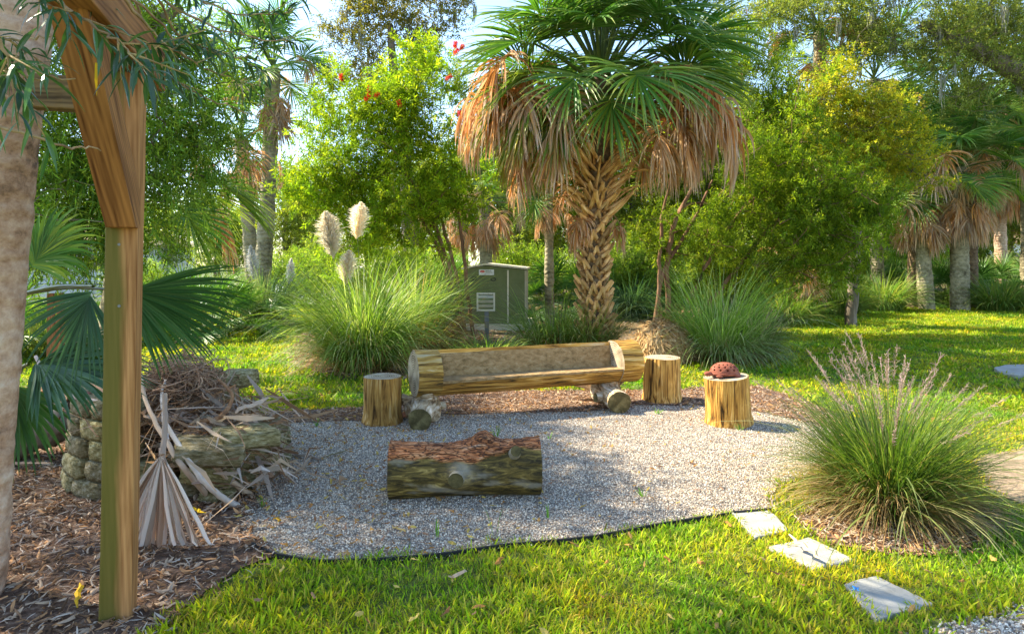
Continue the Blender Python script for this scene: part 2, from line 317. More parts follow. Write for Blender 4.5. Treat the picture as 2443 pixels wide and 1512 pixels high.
def sheet(name, poly, z, mat, cell=None, kind='structure', jitter=.03, seed=0, parent=None):
    """flat ground polygon with an uneven edge"""
    poly = np.array([tuple(p)[:2] for p in poly]); out = []
    n = len(poly)
    for i in range(n):
        a, b = poly[i], poly[(i + 1) % n]; k = max(2, int(np.linalg.norm(b - a) / .05)); k = min(k, 160)
        for j in range(k): out.append(a + (b - a) * j / k)
    out = np.array(out); q = np.concatenate([out, np.zeros((len(out), 1))], 1)
    nx = fbm(q, seed + 1, 5.0); ny = fbm(q, seed + 2, 5.0)
    q[:, 0] += nx * jitter; q[:, 1] += ny * jitter; q[:, 2] = z
    # keep counter clockwise
    ar = np.sum(q[:, 0] * np.roll(q[:, 1], -1) - np.roll(q[:, 0], -1) * q[:, 1])
    if ar < 0: q = q[::-1]
    me = bpy.data.meshes.new(name); me.from_pydata([tuple(v) for v in q], [], [tuple(range(len(q)))]); me.materials.append(mat); me.update()
    return link(name, me, parent, kind=kind)
def inside(pts, poly):
    poly = np.array([tuple(p)[:2] for p in poly]); x, y = pts[:, 0], pts[:, 1]; r = np.zeros(len(pts), bool); n = len(poly)
    for i in range(n):
        x1, y1 = poly[i]; x2, y2 = poly[(i + 1) % n]
        c = ((y1 > y) != (y2 > y)); xi = (x2 - x1) * (y - y1) / (y2 - y1 + 1e-12) + x1
        r ^= c & (x < xi)
    return r

# ------------------------------------------------------------------ scattered stuff (geometry nodes)
def scatter_group(coll):
    ng = bpy.data.node_groups.new('scatter_' + coll.name, 'GeometryNodeTree')
    ng.interface.new_socket('Geometry', in_out='INPUT', socket_type='NodeSocketGeometry'); ng.interface.new_socket('Geometry', in_out='OUTPUT', socket_type='NodeSocketGeometry')
    N = ng.nodes.new; L = ng.links.new
    gi = N('NodeGroupInput'); go = N('NodeGroupOutput'); ci = N('GeometryNodeCollectionInfo'); ci.inputs[0].default_value = coll
    ci.inputs['Separate Children'].default_value = True; ci.inputs['Reset Children'].default_value = True
    ip = N('GeometryNodeInstanceOnPoints'); ip.inputs['Pick Instance'].default_value = True
    mp = N('GeometryNodeMeshToPoints'); L(gi.outputs[0], mp.inputs[0]); L(mp.outputs[0], ip.inputs['Points'])
    L(ci.outputs[0], ip.inputs['Instance'])
    for nm, ty, sock in (('rot', 'FLOAT_VECTOR', 'Rotation'), ('scl', 'FLOAT', 'Scale'), ('idx', 'INT', 'Instance Index')):
        a = N('GeometryNodeInputNamedAttribute'); a.data_type = ty; a.inputs[0].default_value = nm
        o = [x for x in a.outputs if x.enabled][0]; L(o, ip.inputs[sock])
    L(ip.outputs[0], go.inputs[0]); return ng
def scatter(name, pts, rots, scl, idx, ng, mats, **k):
    me = bpy.data.meshes.new(name); me.vertices.add(len(pts)); me.vertices.foreach_set('co', pts.astype(np.float32).ravel())
    a = me.attributes.new('rot', 'FLOAT_VECTOR', 'POINT'); a.data.foreach_set('vector', rots.astype(np.float32).ravel())
    a = me.attributes.new('scl', 'FLOAT', 'POINT'); a.data.foreach_set('value', scl.astype(np.float32))
    a = me.attributes.new('idx', 'INT', 'POINT'); a.data.foreach_set('value', idx.astype(np.int32))
    o = link(name, me, **k); md = o.modifiers.new('scatter', 'NODES'); md.node_group = ng; return o
def proto_coll(name, meshes):
    c = bpy.data.collections.new(name)
    for i, me in enumerate(meshes): c.objects.link(bpy.data.objects.new('%s_%02d' % (name, i), me))
    return c

# ------------------------------------------------------------------ grass-like blades
def blades(rng, n, r0, tilt, length, width, bend, cols, S=5, base=(0, 0, 0), az=None, fold=False, twist=.0, azr=None, g=None, jit=.15):
    """arching blades out of a clump; tilt=(min,max) angle from vertical, bend = extra turn over the length"""
    az = rng.random(n) * 2 * np.pi if az is None else az
    rr = np.sqrt(rng.random(n)) * r0
    b = np.stack([np.cos(az) * rr, np.sin(az) * rr, np.zeros(n)], -1) + np.array(base)
    az2 = az + rng.normal(0, .35, n)
    ti = tilt[0] + (tilt[1] - tilt[0]) * rng.random(n) ** .8; Ln = length[0] + (length[1] - length[0]) * rng.random(n)
    bd = bend[0] + (bend[1] - bend[0]) * rng.random(n)
    path = [b]; step = Ln / (S - 1)
    for k in range(S - 1):
        a = ti + bd * ((k + .5) / (S - 1)) ** 1.6
        d = np.stack([np.sin(a) * np.cos(az2), np.sin(a) * np.sin(az2), np.cos(a)], -1); path.append(path[-1] + d * step[:, None])
    path = np.stack(path, 1)
    sd = np.stack([-np.sin(az2 + rng.normal(0, .5, n)), np.cos(az2 + rng.normal(0, .5, n)), rng.normal(0, .2, n)], -1)
    w = np.interp(np.linspace(0, 1, S), [0, .3, .75, 1], [.7, 1, .75, .06])
    side = sd[:, None, :] * (w[None, :, None] * width * (.7 + .6 * rng.random((n, 1, 1)))) * .5
    V, F, q = ribbons(path, side)
    V[:, 2] = np.maximum(V[:, 2], base[2] + .004)
    g = g or Geo(); g.add(V, F, rep(pal(rng, n, cols, jit), q)); return g

# ------------------------------------------------------------------ foliage crowns
def leafy(rng, g, cen, csz, twigs, leaves, tl, ll, lw, cols, up=.35, spread=1.0, droop=.0, outward=None, strap=False, gm=0):
    Cn = len(cen); T = Cn * twigs; cols = np.minimum(np.array(cols) * np.array([1.95, 1.7, 1.0]), .7)
    c = np.repeat(cen, twigs, 0); sz = np.repeat(np.broadcast_to(csz, (Cn,)), twigs)[:, None]
    off = nrm(rng.normal(0, 1, (T, 3))) * (rng.random((T, 1)) ** .6) * sz
    s = c + off
    d = nrm(nrm(off) * .7 + rng.normal(0, .55, (T, 3)) + np.array([0, 0, up]) + (0 if outward is None else np.repeat(outward, twigs, 0) * .5))
    tlen = tl * (.6 + .8 * rng.random((T, 1)))
    tcol = pal(rng, T, cols, .1)
    # each cluster has its own tone (young and old growth)
    tone = np.repeat(1 + rng.normal(0, .16, (Cn, 1)), twigs, 0); tcol = tcol * np.clip(tone, .6, 1.5)
    L = leaves; n = T * L
    t = np.tile((np.arange(L) + .5) / L, T)[:, None]
    S0 = np.repeat(s, L, 0); D0 = np.repeat(d, L, 0); TL = np.repeat(tlen, L, 0)
    pos = S0 + D0 * TL * t + np.array([0, 0, -1]) * droop * TL * t ** 2
    ref = nrm(np.cross(D0, np.array([.13, .21, .97]))); ref2 = np.cross(D0, ref)
    ph = (np.tile(np.arange(L), T) * 2.4 + np.repeat(rng.random(T) * 6.28, L))[:, None]
    rad = ref * np.cos(ph) + ref2 * np.sin(ph)
    ld = nrm(D0 * (1.1 - .5 * t) + rad * spread + rng.normal(0, .18, (n, 3)) + np.array([0, 0, -droop * .6]))
    lsd = nrm(np.cross(ld, nrm(rng.normal(0, .5, (n, 3)) + np.array([0, 0, 1.])))) 
    nn = np.cross(lsd, ld)
    ln = ll * (.65 + .7 * rng.random((n, 1))); wd = lw * (.75 + .5 * rng.random((n, 1)))
    col = np.clip(np.repeat(tcol, L, 0) * (1 + rng.normal(0, .15, (n, 1))), .003, .9)
    if strap:
        pt = np.stack([pos, pos + ld * ln * .5 + nn * ln * .04, pos + ld * ln + np.array([0, 0, -1]) * ln * .12], 1)
        sd2 = np.stack([lsd * wd * .25, lsd * wd * .5, lsd * wd * .06], 1)
        V, F, q = ribbons(pt, sd2); g.add(V, F, rep(col, q), gm)
    else:
        V = np.stack([pos, pos + ld * ln * .45 + lsd * wd * .5, pos + ld * ln - nn * ln * .1, pos + ld * ln * .45 - lsd * wd * .5], 1).reshape(-1, 3)
        F = (np.arange(n)[:, None] * 4 + np.arange(4)[None]); g.add(V, F, rep(col, 4), gm)
    return s, d, tlen

def skeleton(rng, trunk_pts, trunk_r, cen, rmin=.008, wiggle=.12):
    """connect cluster centres to a trunk with curved tapering limbs"""
    tp = np.array(trunk_pts, float); K = 5
    nodes = []; rads = []
    for i in range(len(tp) - 1):
        for t in np.linspace(0, 1, 6)[:-1]: nodes.append(tp[i] + (tp[i + 1] - tp[i]) * t); rads.append(trunk_r[i] + (trunk_r[i + 1] - trunk_r[i]) * t)
    nodes.append(tp[-1]); rads.append(trunk_r[-1])
    allow = int(len(nodes) * .45); NN = nodes[allow:]; RR = rads[allow:]
    NN = list(NN); RR = list(RR); paths = []; pr = []
    top = tp[-1]; order = np.argsort(np.linalg.norm(cen - top, axis=1))
    for i in order:
        c = cen[i]; A = np.array(NN); dd = np.linalg.norm(A - c, axis=1) + np.maximum(A[:, 2] - c[2], 0) * 1.2
        j = int(np.argmin(dd)); a = A[j]; r0 = min(RR[j] * .75, .012 + .03 * np.linalg.norm(c - a)) 
        r0 = max(r0, rmin); ln = np.linalg.norm(c - a)
        mid = (a + c) / 2 + rng.normal(0, wiggle, 3) * ln + np.array([0, 0, .08 * ln])
        t = np.linspace(0, 1, K)[:, None]; pth = a * (1 - t) ** 2 + 2 * mid * t * (1 - t) + c * t ** 2
        pth[1:-1] += rng.normal(0, .02 * ln, (K - 2, 3)); rr = np.linspace(r0, max(rmin * .7, r0 * .45), K)
        paths.append(pth); pr.append(rr)
        for q in range(1, K): NN.append(pth[q]); RR.append(rr[q])
    return np.array(paths), np.array(pr)
def blob_points(rng, blobs, n):
    vol = np.array([b[1][0] * b[1][1] * b[1][2] for b in blobs]) ** .75; vol /= vol.sum(); out = []
    for b, w in zip(blobs, vol):
        k = max(3, int(n * w)); d = nrm(rng.normal(0, 1, (k, 3))) * (rng.random((k, 1)) ** .42) * (1 + .45 * rng.random((k, 1)) ** 3)
        out.append(np.array(b[0]) + d * np.array(b[1]))
    return np.concatenate(out)
def tree(name, label, cat, base, trunk_pts, trunk_r, blobs, nclus, csz, leafkw, seed, barkm='bark', group=None, leafm='leaf', extra_stems=(), moss=0, twigs_bare=0):
    rng = np.random.default_rng(seed); root = thing(name, label, cat, base, 0, group); b = np.array(base)
    cen = blob_points(rng, blobs, nclus) - b
    tp = np.array(trunk_pts, float) - b
    g = Geo()
    def trunk_tube(pts, rad):
        pts = np.array(pts); t = np.linspace(0, len(pts) - 1, 6 * (len(pts) - 1) + 1)
        xs = np.stack([np.interp(t, np.arange(len(pts)), pts[:, k]) for k in range(3)], -1); rd = np.interp(t, np.arange(len(pts)), rad)
        for _ in range(3): xs[1:-1] = (xs[:-2] + xs[1:-1] * 2 + xs[2:]) / 4
        xs[1:-1] += rng.normal(0, .012, xs[1:-1].shape); V, F = tubes(xs[None], rd[None], 9); g.add(V, F)
    trunk_tube(tp, trunk_r)
    for sp, sr in extra_stems: trunk_tube(np.array(sp) - b, sr)
    paths, pr = skeleton(rng, tp if not extra_stems else tp, trunk_r, cen)
    V, F = tubes(paths, pr, 5); g.add(V, F)
    if twigs_bare:
        k = twigs_bare; cc = cen[rng.integers(0, len(cen), k)]; d = nrm(rng.normal(0, 1, (k, 3)) + np.array([0, 0, .1])); L_ = rng.random((k, 1)) * .5 + .25
        p = np.stack([cc, cc + d * L_ * .4 + rng.normal(0, .05, (k, 3)), cc + d * L_ * .75 + rng.normal(0, .07, (k, 3)), cc + d * L_ + rng.normal(0, .09, (k, 3))], 1)
        V, F = tubes(p, np.tile(np.linspace(.009, .003, 4), (k, 1)), 4); g.add(V, F)
    simple('trunk', g, M[barkm], root, True)
    g = Geo(); leafy(rng, g, cen, csz, cols=leafkw['cols'], **{k: v for k, v in leafkw.items() if k != 'cols'})
    simple('crown', g, M[leafm], root)
    if moss:
        g = Geo(); k = moss; cc = cen[rng.integers(0, len(cen), k)] + rng.normal(0, .2, (k, 3)); cc = np.repeat(cc, 14, 0) + rng.normal(0, .05, (k * 14, 3)); n = len(cc)
        L_ = (.35 + .7 * rng.random(k)).repeat(14)[:, None] * (.4 + .6 * rng.random((n, 1)))
        p = np.stack([cc + rng.normal(0, .02, cc.shape) - np.array([0, 0, 1]) * L_ * t for t in (0, .35, .7, 1)], 1)
        sd_ = np.tile(np.array([.012, .02, .015, .003])[None, :, None], (n, 1, 3)) * nrm(rng.normal(0, 1, (n, 1, 3))) 
        V, F, q = ribbons(p, sd_); g.add(V, F, rep(pal(rng, n, [(.22, .23, .17), (.3, .3, .24)]), q)); simple('hanging_moss', g, M['straw'], root, kind='stuff')
    return root

# ------------------------------------------------------------------ palm fronds
GREEN = [(.06, .16, .025), (.09, .22, .03), (.14, .26, .06)]
GREEN_Y = [(.20, .32, .03), (.30, .38, .04)]
DEADC = [(.52, .27, .09), (.62, .38, .16), (.42, .20, .07)]
DEADG = [(.60, .47, .34), (.70, .57, .44), (.42, .29, .20)]
def frond_mesh(name, seed, elev, Lp=1.2, Rr=1.0, nseg=46, spread=R(125), droop=.35, cols=GREEN, mat='frond', pcol=(.12, .17, .04), wig=.0, width=.045, fold=.35, costa=.3, S=6, pdroop=.25, petw=.014, torn=0.0, tipy=None):
    rng = np.random.default_rng(seed); g = Geo()
    d = np.array([math.cos(elev), 0, math.sin(elev)]); pts = [np.zeros(3)]
    n = 7
    for k in range(n):
        d = nrm(d + np.array([0, 0, -1]) * pdroop / n); pts.append(pts[-1] + d * Lp / n)
    pts = np.array(pts); V, F = tubes(pts[None], np.linspace(petw * 2.0, petw, n + 1)[None], 6); g.add(V, F, pcol)
    hub = pts[-1]; ax = d
    # costa keeps curving into the blade
    cp = [hub]; cd = ax.copy()
    for k in range(5): cd = nrm(cd + np.array([0, 0, -1]) * droop * .35); cp.append(cp[-1] + cd * costa * Rr / 5)
    cp = np.array(cp)
    yv = np.array([0, 1., 0]); th = np.linspace(-spread, spread, nseg) + rng.normal(0, .015, nseg)
    at = np.clip(1 - np.abs(th) / spread, 0, 1) * .98
    idx = at * 5; i0 = np.minimum(idx.astype(int), 4); fr = (idx - i0)[:, None]
    st = cp[i0] * (1 - fr) + cp[i0 + 1] * fr
    axs = nrm(cp[i0 + 1] - cp[i0])
    upv = nrm(np.cross(axs, yv)); upv = -upv if upv[0][2] < 0 else upv
    dirs = np.cos(th)[:, None] * axs + np.sin(th)[:, None] * yv + np.abs(np.sin(th))[:, None] * upv * fold
    dirs = nrm(dirs + rng.normal(0, .03 + wig * .15, dirs.shape))
    Ls = Rr * (.62 + .38 * np.cos(th * .55)) * (1 - .12 * rng.random(nseg)) * np.where(rng.random(nseg) < torn, .45 + .3 * rng.random(nseg), 1)
    Ls = Ls * (1 - costa * .35 * at)
    gdir = np.array([0, 0, -1.]); path = [st]; dd = dirs; tt = np.linspace(0, 1, S)
    dr = droop * (.7 + .6 * rng.random((nseg, 1)))
    for k in range(1, S):
        stp = (Ls / (S - 1))[:, None]
        dd = nrm(dd + gdir * dr * (tt[k] ** 1.5) * 1.6 / (S - 1) * 3 * .5 + rng.normal(0, wig * .22, dd.shape))
        path.append(path[-1] + dd * stp)
    path = np.stack(path, 1)
    nm = nrm(np.cross(dirs, np.gradient(dirs, axis=0) + 1e-6)); lat = nrm(np.cross(nm, dirs)); 
    w = np.interp(tt, [0, .35, .6, 1], [.25, 1, .85, .04]) * width
    if wig > 0.2: lat = nrm(lat + rng.normal(0, .5, lat.shape))
    side = lat[:, None, :] * w[None, :, None] * .5
    nmv = nm * np.sign(nm[:, 2:3] + 1e-9); fo = nmv[:, None, :] * w[None, :, None] * -.28
    V, F, q = ribbons(path, side, fo); col = pal(rng, nseg, cols, .14)
    cc = np.repeat(col[:, None, :], S, 1)
    if tipy is not None:
        a = smoothstep(tt, .55, 1.0)[None, :, None] * (rng.random((nseg, 1, 1)) ** .7); cc = cc * (1 - a) + np.array(tipy) * a
    cc = np.repeat(cc, 3, 1).reshape(-1, 3); g.add(V, F, cc)
    return g.mesh(name, M[mat])
FR = {}
def build_fronds():
    for s in range(2):
        for i, e in enumerate((78, 58, 35, 12, -10)):
            FR[('g', i, s)] = frond_mesh('green_frond', 100 + i * 7 + s, R(e), 1.25, 1.2, 58, R(120), .42 + .06 * s, GREEN if i < 3 else GREEN + GREEN_Y, tipy=(.40, .40, .14), width=.038)
        for i, e in enumerate((30, 5, -40)):
            FR[('d', i, s)] = frond_mesh('dead_frond', 200 + i * 7 + s, R(e), (1.6, 1.35, .9)[i], (1.0, .95, .9)[i], 44, R(105), 1.5, DEADC + [DEADG[0]], 'dead', (.40, .26, .11), .28, .045, .1, .35, 7, .5, torn=.25, tipy=DEADG[1])
            FR[('x', i, s)] = frond_mesh('grey_dead_frond', 300 + i * 7 + s, R(e), (1.55, 1.3, .9)[i], (1.0, .95, .9)[i], 44, R(100), 1.8, DEADG + [DEADC[1]], 'dead', (.42, .30, .16), .32, .045, .05, .35, 7, .6, torn=.3, tipy=(.6, .52, .46))
        FR[('k', 0, s)] = frond_mesh('skirt_frond', 400 + s, R(-52), .7, .85, 36, R(70), 2.0, DEADC[1:2] + DEADG + DEADG, 'dead', (.3, .2, .1), .3, .05, .05, .3, 6, .6, torn=.3)
        FR[('m', 0, s)] = frond_mesh('yellowing_frond', 500 + s, R(5), 1.2, 1.1, 46, R(112), .9, GREEN_Y + [DEADC[1], GREEN[1]], 'frond', (.3, .28, .08), .1, .05, .15, .35, 6, .4, tipy=(.45, .28, .1))
build_fronds()

def ptrunk_mesh(name, pts, rad, mat, sides=18, bump=.012, seed=0, step=.04, ringf=1.0):
    rng = np.random.default_rng(seed); pts = np.array(pts, float); Lh = np.linalg.norm(pts[-1] - pts[0]); n = max(8, min(90, int(Lh / step)))
    t = np.linspace(0, len(pts) - 1, n); xs = np.stack([np.interp(t, np.arange(len(pts)), pts[:, k]) for k in range(3)], -1); rd = np.interp(t, np.arange(len(pts)), rad)
    for _ in range(4): xs[1:-1] = (xs[:-2] + xs[1:-1] * 2 + xs[2:]) / 4
    V, F = tubes(xs[None], rd[None], sides); Vr = V.reshape(n, sides, 3); out = nrm(Vr - xs[:, None])
    Vr = Vr + out * (fbm(Vr, seed, 6.0)[..., None] * bump + rng.normal(0, bump * .35, (n, 1, 1)) + rng.normal(0, bump * .12, (n, sides, 1)))
    g = Geo(); g.add(Vr.reshape(-1, 3), F); return g.mesh(name, M[mat], True)

def palm(label, base, pts, rad, seed, head=1.0, ngreen=22, ndead=8, nskirt=0, trunk='ptrunk', mix=('d', 'x'), group='cabbage palms standing in the woodland', gel=(0, 5), name='cabbage_palm'):
    rng = random.Random(seed); b = np.array(base, float); root = thing(name, label, 'palm tree', b, 0, group)
    pts = np.array(pts, float) - b
    link('trunk', ptrunk_mesh('trunk', pts, rad, trunk, 14, .015, seed, .09), root)
    top = pts[-1]; az = rng.random() * 6.28
    for i in range(ngreen):
        az += 2.399; k = min(gel[1] - 1, gel[0] + int((i / ngreen) * (gel[1] - gel[0]))); s = head * (.85 + .3 * rng.random())
        link('frond', FR[('g', k, rng.randint(0, 1))], root, top + np.array([0, 0, .12 - .25 * i / ngreen]) * head, (rng.gauss(0, .12), rng.gauss(0, .12), az), s)
    for i in range(ndead):
        az += 2.399; ty = mix[rng.randint(0, len(mix) - 1)]; s = head * (.8 + .3 * rng.random())
        link('dead_frond', FR[(ty, min(2, int(i * 3 / ndead)), rng.randint(0, 1))], root, top - np.array([0, 0, .2 + .25 * i / ndead]) * head, (rng.gauss(0, .15), rng.gauss(0, .15), az), s)
    for i in range(nskirt):
        az += 2.399; s = head * (.8 + .3 * rng.random())
        link('dead_frond', FR[('k', 0, rng.randint(0, 1))], root, top - np.array([0, 0, .35 + .5 * i / max(1, nskirt)]) * head, (rng.gauss(0, .1), rng.gauss(0, .1), az), s)
    return root
#@@SETTING
# ================================================================== GROUND
rng = np.random.default_rng(1)
lawn_base = [(-60, -6), (60, -6), (60, 150), (-60, 150)]
me = bpy.data.meshes.new('ground'); me.from_pydata([(x, y, -.35 if False else 0) for x, y in lawn_base], [], [(0, 1, 2, 3)]); me.materials.append(M['soil'])
link('ground', me, kind='structure')
gravel_poly = [G(600, 1010), G(700, 1000), G(860, 992), G(1000, 985), G(1200, 978), G(1400, 975), G(1540, 962), G(1690, 962), G(1850, 985), G(2020, 1025), G(2040, 1070),
               G(1930, 1140), G(1850, 1160), G(1840, 1222), G(1745, 1230), G(1600, 1250), G(1400, 1288), G(1200, 1305), G(1050, 1328), G(900, 1340), G(750, 1345), G(650, 1325), G(585, 1270), G(560, 1200), G(600, 1120), G(640, 1060)]
mulch_left = [G(655, 1330), G(520, 1400), G(430, 1460), G(350, 1540), (-1.75, 2.0), (-6, 2.0), (-6, 9.2), (-3.6, 7.9), G(330, 985), G(560, 975), G(660, 1005), G(665, 1060), G(600, 1190), G(590, 1270)]
mulch_bench = [G(600, 1015), G(640, 985), G(860, 975), G(1000, 945), G(1150, 934), G(1540, 934), G(1690, 926), G(1800, 922), G(1900, 950), G(1990, 990), G(2090, 1060), G(2010, 1075), G(1990, 1028), G(1830, 988), G(1690, 970), G(1540, 968), G(1400, 985), G(1200, 990), G(1000, 992), G(860, 1005), G(700, 1012)]
bed_back = [G(690, 870), G(820, 905), G(1000, 900), G(1120, 862), G(1500, 848), G(1580, 835), G(1680, 868), G(1780, 850), G(1830, 800), G(1900, 770), G(1960, 745), (9.5, 23), (14, 24), (30, 24), (30, 60), (-9, 60), (-9, 30), G(980, 730), G(900, 760), G(700, 800)]
bed_muhly = [G(1890, 1240), G(2000, 1190), G(2150, 1150), G(2330, 1190), G(2380, 1260), G(2300, 1320), G(2150, 1330), G(1980, 1300)]
sand_poly = [G(2330, 1090), G(2480, 1060), G(2560, 1150), G(2460, 1210), G(2340, 1170)]
gravel_corner = [G(2190, 1550), G(2250, 1500), G(2330, 1488), G(2450, 1455), G(2700, 1440), (3.4, 2.4), (1.5, 2.4)]
forest_left = [(-60, 20), (-9, 19), (-6, 26), (-6, 60), (-60, 60)]
straw_patch = [G(1480, 815), G(1560, 805), G(1640, 820), G(1660, 850), G(1560, 860), G(1490, 850)]
sheet('litter_bed', bed_back, .008, M['litter'], seed=5, jitter=.08)
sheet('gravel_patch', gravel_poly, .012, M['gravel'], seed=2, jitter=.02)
sheet('mulch_bed', mulch_left, .016, M['mulch'], seed=3, jitter=.06)
sheet('mulch_strip', mulch_bench, .020, M['mulch'], seed=4, jitter=.05)
sheet('soil_bed', bed_muhly, .012, M['mulch'], seed=6)
sheet('sandy_patch', sand_poly, .008, M['sand'], seed=7)
sheet('gravel_path', gravel_corner, .012, M['gravel'], seed=8, jitter=.03)
# pond on the left
def water_mat():
    m, nt, N, L = newmat('pond_water'); p, o = out_principled(nt, N, L, .06, .6); p.inputs['Base Color'].default_value = (.035, .05, .05, 1)
    tc = N('TexCoord'); mp = N('Mapping'); mp.inputs['Scale'].default_value = (1, 3, 1); L(tc.outputs['Object'], mp.inputs[0]); nz = N('TexNoise'); nz.inputs['Scale'].default_value = 2.5; L(mp.outputs[0], nz.inputs[0])
    b = N('Bump'); b.inputs['Strength'].default_value = .25; b.inputs['Distance'].default_value = .05; L(nz.outputs[0], b.inputs['Height']); L(b.outputs[0], p.inputs['Normal']); return m
sheet('pond_water', [(-30, 16.5), (-14, 16.5), (-9.3, 18.5), (-7.2, 22), (-7.0, 28), (-10, 44), (-45, 44), (-45, 20)], .02, water_mat(), jitter=.15, seed=9)

holes = [gravel_poly, mulch_left, mulch_bench, bed_back, bed_muhly, sand_poly, gravel_corner]
# ------------------------------------------------------------------ lawn blades
GRC = [(.20, .36, .02), (.26, .42, .022), (.14, .28, .02), (.42, .46, .04), (.44, .38, .12)]
def clump(seed, n, r, L_, w, cols=GRC, tilt=(.1, 1.1)):
    rg = np.random.default_rng(seed); return blades(rg, n, r, tilt, (L_ * .5, L_), w, (.2, 1.0), cols, 4, jit=.2).mesh('lawn_tuft', M['lawn'])
gA = scatter_group(proto_coll('near_tuft', [clump(10 + i, 9, .03, .075, .0075) for i in range(6)]))
gB = scatter_group(proto_coll('mid_tuft', [clump(20 + i, 14, .06, .075, .010) for i in range(5)]))
gC = scatter_group(proto_coll('far_tuft', [clump(30 + i, 26, .13, .085, .018) for i in range(5)]))
stone_quads = []
def lawn_points(d0, d1, sp, wid, rng, xr=None):
    X0, X1 = (-(wid * d1 + 1.2), wid * d1 + 1.2) if xr is None else xr
    nx = int((X1 - X0) / sp); ny = int((d1 - d0) / sp); gx, gy = np.meshgrid(np.linspace(X0, X1, nx), np.linspace(d0, d1, ny)); p = np.stack([gx.ravel(), gy.ravel()], -1)
    p += rng.uniform(-.5, .5, p.shape) * sp * 1.4; p = p[np.abs(p[:, 0]) < wid * p[:, 1] + 1.2]
    q = p + np.stack([fbm(np.c_[p, p[:, :1] * 0], 11, 5.0), fbm(np.c_[p, p[:, :1] * 0], 12, 5.0)], -1) * .05 + rng.normal(0, .03, p.shape)
    keep = np.ones(len(p), bool)
    for h in holes: keep &= ~inside(q, h)
    for h in stone_quads: keep &= ~inside(p, h)
    return p[keep]
def lawn_obj(name, p, ng, kinds, rng, smin=.7, smax=1.25):
    n = len(p); pts = np.c_[p, np.zeros(n)]; rot = np.c_[rng.normal(0, .12, n), rng.normal(0, .12, n), rng.random(n) * 6.28]
    sc = (smin + (smax - smin) * rng.random(n)) * (1 + .25 * fbm(pts, 13, 1.5)); return scatter(name, pts, rot, np.clip(sc, .4, 1.6), rng.integers(0, kinds, n), ng, None, kind='stuff', label='bright green mown lawn with yellowish blades around the gravel', cat='grass')
# ------------------------------------------------------------------ stepping stones
def slab(label, corners_uv, th, group, seed, extra=None, name='stepping_stone'):
    q = np.array([G(*c)[:2] for c in corners_uv]); c = q.mean(0); out = []
    stone_quads.append(list(c + (q - c) * .88))
    for i in range(len(q)):
        a, b = q[i], q[(i + 1) % len(q)]
        for t in np.linspace(0, 1, 7)[:-1]: out.append(a + (b - a) * t)
    out = np.array(out) - c; o3 = np.c_[out, np.zeros(len(out))]; out = out + np.stack([fbm(o3, seed, 14), fbm(o3, seed + 1, 14)], -1) * .010
    if np.sum(out[:, 0] * np.roll(out[:, 1], -1) - np.roll(out[:, 0], -1) * out[:, 1]) < 0: out = out[::-1]
    n = len(out); V = [(x, y, th) for x, y in out] + [(x, y, -.02) for x, y in out]
    F = [tuple(range(n))] + [(i, i + n, (i + 1) % n + n, (i + 1) % n) for i in range(n)]
    me = bpy.data.meshes.new(name); me.from_pydata(V, [], F); me.materials.append(M['paver']); me.update()
    o = link(name, me, None, (c[0], c[1], 0), label=label, cat='paving stone', group=group); return bevelled(o, .008)
SG = 'square concrete stepping stones in the grass'
slab('tan concrete stepping stone at the edge of the gravel, farthest of the diagonal row', [(1745, 1228), (1835, 1222), (1885, 1272), (1800, 1288)], .02, SG, 40)
slab('sunlit stepping stone with a dry leaf lying on it', [(1838, 1312), (1930, 1288), (2036, 1340), (1945, 1366)], .02, SG, 41)
slab('grey stepping stone nearest to the bottom right corner, with a blue scrap on it', [(2010, 1400), (2090, 1380), (2232, 1448), (2090, 1488)], .02, SG, 42)
slab('pale round slab on the lawn at the right edge of the view', [(2372, 886), (2400, 879), (2470, 878), (2520, 886), (2500, 898), (2430, 904), (2385, 898)], .06, None, 43, name='round_slab')

rng = np.random.default_rng(21)
pA = lawn_points(2.3, 4.3, .032, .78, rng); pB = lawn_points(4.3, 7.5, .058, .78, rng); pC = lawn_points(7.5, 24, .135, .8, rng)
wt = .5 + .5 * np.sin(pB[:, 0] * 1.3 + 1.7) * np.sin(pB[:, 1] * 1.9); lawn_obj('lawn_grass', pA, gA, 6, rng, .55, 1.05); lawn_obj('lawn_grass', pB, gB, 5, rng, .6, 1.1); lawn_obj('lawn_grass', pC, gC, 5, rng, .6, 1.2)

# ------------------------------------------------------------------ pebbles, mulch chips, litter
def rock_mesh(seed, cols, s=(1, .8, .55), name='pebble'):
    rg = np.random.default_rng(seed); t = (1 + 5 ** .5) / 2
    V = nrm(np.array([(-1, t, 0), (1, t, 0), (-1, -t, 0), (1, -t, 0), (0, -1, t), (0, 1, t), (0, -1, -t), (0, 1, -t), (t, 0, -1), (t, 0, 1), (-t, 0, -1), (-t, 0, 1)], float))
    V = V * (1 + rg.normal(0, .16, (12, 1))) * np.array(s)
    F = [(0, 11, 5), (0, 5, 1), (0, 1, 7), (0, 7, 10), (0, 10, 11), (1, 5, 9), (5, 11, 4), (11, 10, 2), (10, 7, 6), (7, 1, 8), (3, 9, 4), (3, 4, 2), (3, 2, 6), (3, 6, 8), (3, 8, 9), (4, 9, 5), (2, 4, 11), (6, 2, 10), (8, 6, 7), (9, 8, 1)]
    return Geo().add(V, F, pal(rg, 1, cols)[0]).mesh(name, M['pebble'])
PC = [(.62, .54, .43), (.48, .42, .35), (.76, .66, .52), (.32, .27, .22), (.58, .41, .26), (.84, .76, .62), (.20, .15, .11)]
gP = scatter_group(proto_coll('pebble', [rock_mesh(60 + i, [PC[i % 7]]) for i in range(14)]))
